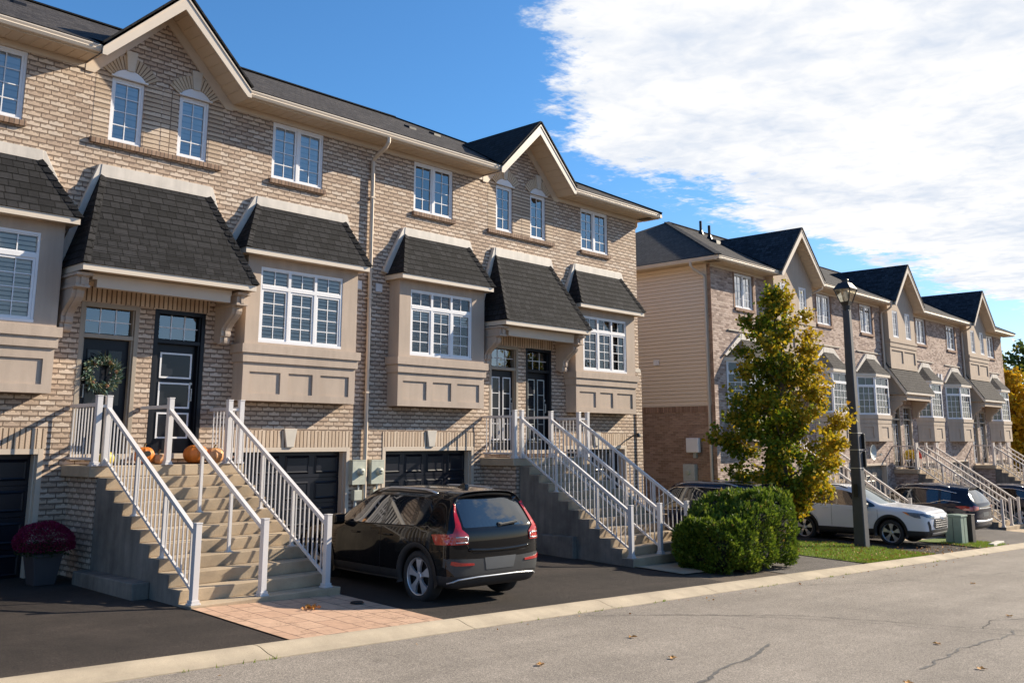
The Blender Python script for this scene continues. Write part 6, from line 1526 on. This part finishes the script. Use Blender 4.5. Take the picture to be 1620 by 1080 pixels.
o = m.build('leaf_clump', 'dry_leaf'); tag(o, 'brown clump of dry leaves on the reddish stamped paving', 'leaves'); o['kind'] = 'stuff'
m = MB(); m.lathe([(0, G(8.8, 11.3)+.035), (.085, G(8.8, 11.3)+.035), (.10, G(8.8, 11.3)+.015)], 20, 'z', (8.85, 11.2, 0)); tag(m.build('valve_cover', 'gap'), 'round black valve cover set in the stamped paving', 'valve cover')
m = MB(); r2 = random.Random(5)
for i in range(330):
    x = r2.uniform(22.7, 26.9); y = KY+.1+5.5*r2.random()**1.5; leafq(m, (x, y, G(x, y)+.05), .06, .045, (r2.gauss(0, 1), r2.gauss(0, 1), .3))
for i in range(160):
    x = r2.uniform(26, 33.2); y = r2.uniform(KY-.1, KY+1.2); leafq(m, (x, y, G(x, y)+.045), .06, .045, (r2.gauss(0, 1), r2.gauss(0, 1), .3))
for i in range(60):
    x = r2.uniform(5, 40); y = KY-.45-abs(r2.gauss(0, .25)); leafq(m, (x, y, Sz(x, y)+.012), .045, .03, (r2.gauss(0, 1), r2.gauss(0, 1), .15))
o = m.build('scattered_leaves', 'dry_leaf'); tag(o, 'many small fallen leaves scattered over the grass strip and along the kerb', 'leaves'); o['kind'] = 'stuff'
# ------------------------------------------------------------------ trees and hedge
simple('bark', (.10, .075, .055), .9, .3, 20, .006)
leafmat('leaf_green', [(0, (.07, .12, .010)), (.4, (.12, .18, .012)), (.75, (.20, .235, .015)), (1, (.30, .26, .02))], .5)
leafmat('leaf_yellow', [(0, (.32, .25, .015)), (.4, (.42, .30, .015)), (.8, (.52, .37, .025)), (1, (.42, .20, .015))], .42)
leafmat('leaf_olive', [(0, (.22, .22, .012)), (.5, (.32, .25, .014)), (1, (.40, .25, .014))], .5)
leafmat('far_green', [(0, (.03, .06, .015)), (.5, (.07, .11, .02)), (1, (.20, .20, .03))], .3)
leafmat('far_yellow', [(0, (.42, .27, .012)), (.5, (.58, .38, .02)), (1, (.48, .24, .012))], .4)
def tree(name, label, cat, x, y, z0, ztop, prof, nleaf, size, mats, seed, trunk=.09, shift=(0, 0), clump=1.5, yb=0.0, sidebias=(1, 0)):
    """prof = [(z, radius)] crown envelope; twigs grow from the trunk into the envelope and carry the leaves"""
    r = random.Random(seed); T = thing(name, (x, y, z0), label, cat)
    env = lambda z: interp(z, prof)
    tk = [(x+.04*sin(k*1.3)*k*.3, y+.03*cos(k*1.7)*k*.3, z0-.1+(ztop-.5-z0)*k/8) for k in range(9)]
    m = MB(); m.tube(tk, [trunk*(1-.85*k/8)+.006 for k in range(9)], 10); 
    tips = []; zlo = prof[0][0]; nb = 54
    for b in range(nb):
        t = (b+.5)/nb; zt = zlo+(ztop-zlo)*t**.9; R = env(zt)
        a = b*2.399+r.uniform(-.3, .3); L = R*r.uniform(.62, 1.2); rise = L*r.uniform(.55, 1.1)
        zs = max(z0+.9, zt-rise); kk = (zs-(z0-.1))/(ztop-.5-z0)*8; i = min(7, max(0, int(kk))); f = min(1, max(0, kk-i))
        s = Vector(tk[i]).lerp(Vector(tk[i+1]), f); e = Vector((x+shift[0]*t+L*cos(a), y+shift[1]*t+L*sin(a), zt)); mid = s.lerp(e, .5)+Vector((r.gauss(0, .06), r.gauss(0, .06), -.06*L+r.gauss(0, .05)))
        P = [s, s.lerp(mid, .5), mid, mid.lerp(e, .55), e]; m.tube(P, [trunk*.28*(1-t*.6)+.004, trunk*.2*(1-t*.6)+.004, .010, .006, .003], 6)
        for q in range(9):
            u = r.uniform(.3, 1.05); o = P[0].lerp(P[2], u*2) if u < .5 else P[2].lerp(P[4], (u-.5)*2); w = R*.42*(1.15-u*.55)
            e2 = o+Vector((r.gauss(0, w*.55), r.gauss(0, w*.55), abs(r.gauss(0, w*.5))+.02)); tips.append((o, e2, (R/prof[2][1])**1.4+.12)); 
            if q % 2 == 0: m.tube([o, o.lerp(e2, .5)+Vector((0, 0, -.02)), e2], [.006, .004, .002], 4)
    m.build('trunk', 'bark', T, smooth=True)
    c = [MB() for _ in mats]; per = max(1, nleaf//len(tips))
    wsum = sum(t_[2] for t_ in tips)/len(tips)
    for o, e2, wt_ in tips:
        hue = r.gauss(0, .13); d_ = e2-o
        for q in range(max(3, int(per*wt_/wsum))):
            u = r.uniform(.15, 1.1); s = max(.05, .10*clump); p = o+d_*u+Vector((r.gauss(0, s), r.gauss(0, s), r.gauss(0, s*.8)))
            if p.z < zlo-.35: p.z = zlo-.35+r.uniform(0, .2)
            rad = math.hypot(p.x-x, p.y-y)/(env(p.z)+.2); side = ((p.x-x)*sidebias[0]+(p.y-y)*sidebias[1])/(env(p.z)+.2)
            v = rad*.55+side*.38+hue+r.gauss(0, .14)+yb; k = 0 if v < .42 else (1 if v < .62 else 2); k = min(k, len(mats)-1)
            mm = c[k]; D = Vector((r.gauss(0, 1), r.gauss(0, 1), r.gauss(0, .7)-.5)).normalized(); S = D.cross(Vector((r.gauss(0, 1), r.gauss(0, 1), r.gauss(0, 1)))).normalized(); N = D.cross(S); L = size*r.uniform(.6, 1.25); W_ = L*.95; n0 = len(mm.v)
            # maple like five pointed leaf, folded at the midrib
            pt = [(0, 0), (.45, .16), (.55, .50), (.28, .62), (0, 1.05), (-.28, .62), (-.55, .50), (-.45, .16)]
            for a_, b_ in pt: mm.v.append(tuple(p+S*a_*W_+D*b_*L+N*abs(a_)*L*.35))
            mm.f += [(n0, n0+1, n0+2, n0+3, n0+4), (n0, n0+4, n0+5, n0+6, n0+7)]
    names = 'crown'
    root = None
    for k, mm in enumerate(c):
        if mm.v:
            o = mm.build(names if root is None else 'leaves', mats[k], T if root is None else root); root = root or o
    return T
TX, TY = 23.0, 11.85
tree('maple_tree', 'young maple turning yellow, standing between the hedge and the lamp post', 'tree', TX, TY, G(TX, TY), 4.15,
     [(-1.85, .70), (-1.4, 1.25), (-.7, 1.60), (0, 1.66), (.6, 1.48), (1.3, 1.25), (2.2, 1.04), (3.0, .78), (3.6, .50), (4.15, .12)], 25000, .096, ['leaf_green', 'leaf_olive', 'leaf_yellow'], 5, trunk=.10, clump=1.0, sidebias=(.32, -.72), yb=.13)
tree('yellow_tree', 'bright golden tree at the right edge beyond the far block', 'tree', 62.5, 17.2, -3.2, 4.3, [(-2.2, 1.2), (-.5, 2.5), (1.5, 2.4), (3.2, 1.3), (4.3, .3)], 9000, .26, ['far_yellow', 'leaf_olive'], 9, trunk=.16, clump=2.2, yb=-.2)
tree('green_tree', 'tall green and yellow tree rising behind the distant dark roof', 'tree', 92, 29.5, -3.5, 9.6, [(-1, 3), (3, 5), (6.5, 4.4), (9.6, .6)], 9000, .42, ['far_green', 'leaf_olive', 'far_yellow'], 12, trunk=.3, clump=3.5, yb=-.3)
tree('green_tree', 'second green tree behind the distant house at the very edge', 'tree', 99, 25.5, -3.5, 9.0, [(-1, 3), (3, 5), (6.5, 4.2), (9.0, .6)], 7000, .42, ['far_green', 'leaf_olive'], 14, trunk=.3, clump=3.5, yb=-.3)
# cedar hedge: sprays over a lumpy clipped block, with stems inside
leafmat('cedar', [(0, (.048, .085, .009)), (.45, (.098, .155, .014)), (.85, (.18, .23, .020)), (.98, (.22, .26, .03)), (1, (.25, .13, .05))], .35)
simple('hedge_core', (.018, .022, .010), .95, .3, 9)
hx0, hx1, hy0, hy1 = 17.1, 20.35, 9.98, 11.7; hz0 = G(18.6, 10.9)
T = thing('cedar_hedge', (18.7, 10.9, hz0), 'clipped green cedar hedge at the kerb between two driveways', 'hedge')
r = random.Random(21)
def htop(x): return hz0+1.10+.42*min(1, max(0, (x-17.9)/.7))
def hsurf(u, v, w):
    """superellipsoid point from a direction"""
    cx, cy = (hx0+hx1)/2, (hy0+hy1)/2; rx, ry = (hx1-hx0)/2, (hy1-hy0)/2
    n = (abs(u)**3.9+abs(v)**3.9+abs(w)**3.9)**(1/3.9); u, v, w = u/n, v/n, w/n
    x = cx+u*rx; zt = htop(x); zc = (hz0-.12+zt)/2; hz = (zt-hz0+.12)/2; tp = 1-.07*max(0, -w)
    x = cx+u*rx*tp; y = cy+v*ry*tp; z = zc+w*hz; l = noise.noise(Vector((x*1.7, y*1.7, z*1.7)))*.19+noise.noise(Vector((x*5, y*5, z*5)))*.075
    nn = Vector((u**5/rx, v**5/ry, w**5/hz)).normalized() if (abs(u)+abs(v)+abs(w)) else Vector((0, 0, 1))
    return Vector((x, y, z)), nn, l
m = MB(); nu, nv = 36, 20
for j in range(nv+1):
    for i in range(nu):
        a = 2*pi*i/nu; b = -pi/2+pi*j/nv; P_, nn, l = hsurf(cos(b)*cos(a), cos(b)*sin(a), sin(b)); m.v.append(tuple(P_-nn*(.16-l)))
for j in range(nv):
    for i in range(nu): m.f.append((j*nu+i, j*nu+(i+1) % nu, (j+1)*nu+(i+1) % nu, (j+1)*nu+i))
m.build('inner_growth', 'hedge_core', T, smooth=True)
m = MB(); cnt = 0
while cnt < 26000:
    g_ = Vector((r.uniform(-1, 1), r.uniform(-1, 1), r.uniform(-1, 1)))
    M_ = max(abs(g_.x), abs(g_.y), abs(g_.z)); g_ = g_/M_
    if g_.z < -.97 : continue
    P_, nn, l = hsurf(g_.x, g_.y, g_.z); 
    if nn.y > .5 and r.random() < .75: continue
    gap = noise.noise(Vector((P_.x*3.1+7, P_.y*3.1, P_.z*3.1)))
    if gap < -.22 and r.random() < .85: continue
    p = P_+nn*(l-r.uniform(0, .13)**1.0); up = (nn*.75+Vector((r.gauss(0, .45), r.gauss(0, .45), .55+r.gauss(0, .3)))).normalized(); s = up.cross(nn+Vector((r.gauss(0, .6), r.gauss(0, .6), r.gauss(0, .6))))
    if s.length < .05: continue
    s.normalize(); L = r.uniform(.04, .10)*(1.5 if nn.z > .6 and r.random() < .4 else 1); k = len(m.v)
    m.v += [tuple(p), tuple(p+up*L*.5+s*L*.22), tuple(p+up*L*.72+s*L*.45), tuple(p+up*L), tuple(p+up*L*.72-s*L*.45), tuple(p+up*L*.5-s*L*.22)]
    m.f += [(k, k+1, k+2), (k, k+1, k+3, k+5), (k, k+4, k+5)]; cnt += 1
m.build('foliage', 'cedar', T)
m = MB()
for i in range(14): x = r.uniform(hx0+.7, hx1-.7); y = r.uniform(hy0+.6, hy1-.5); m.tube([(x, y, hz0-.1), (x+r.gauss(0, .1), y+r.gauss(0, .1), hz0+.7)], [.03, .015], 6)
m.build('stems', 'bark', T)['kind'] = 'stuff'
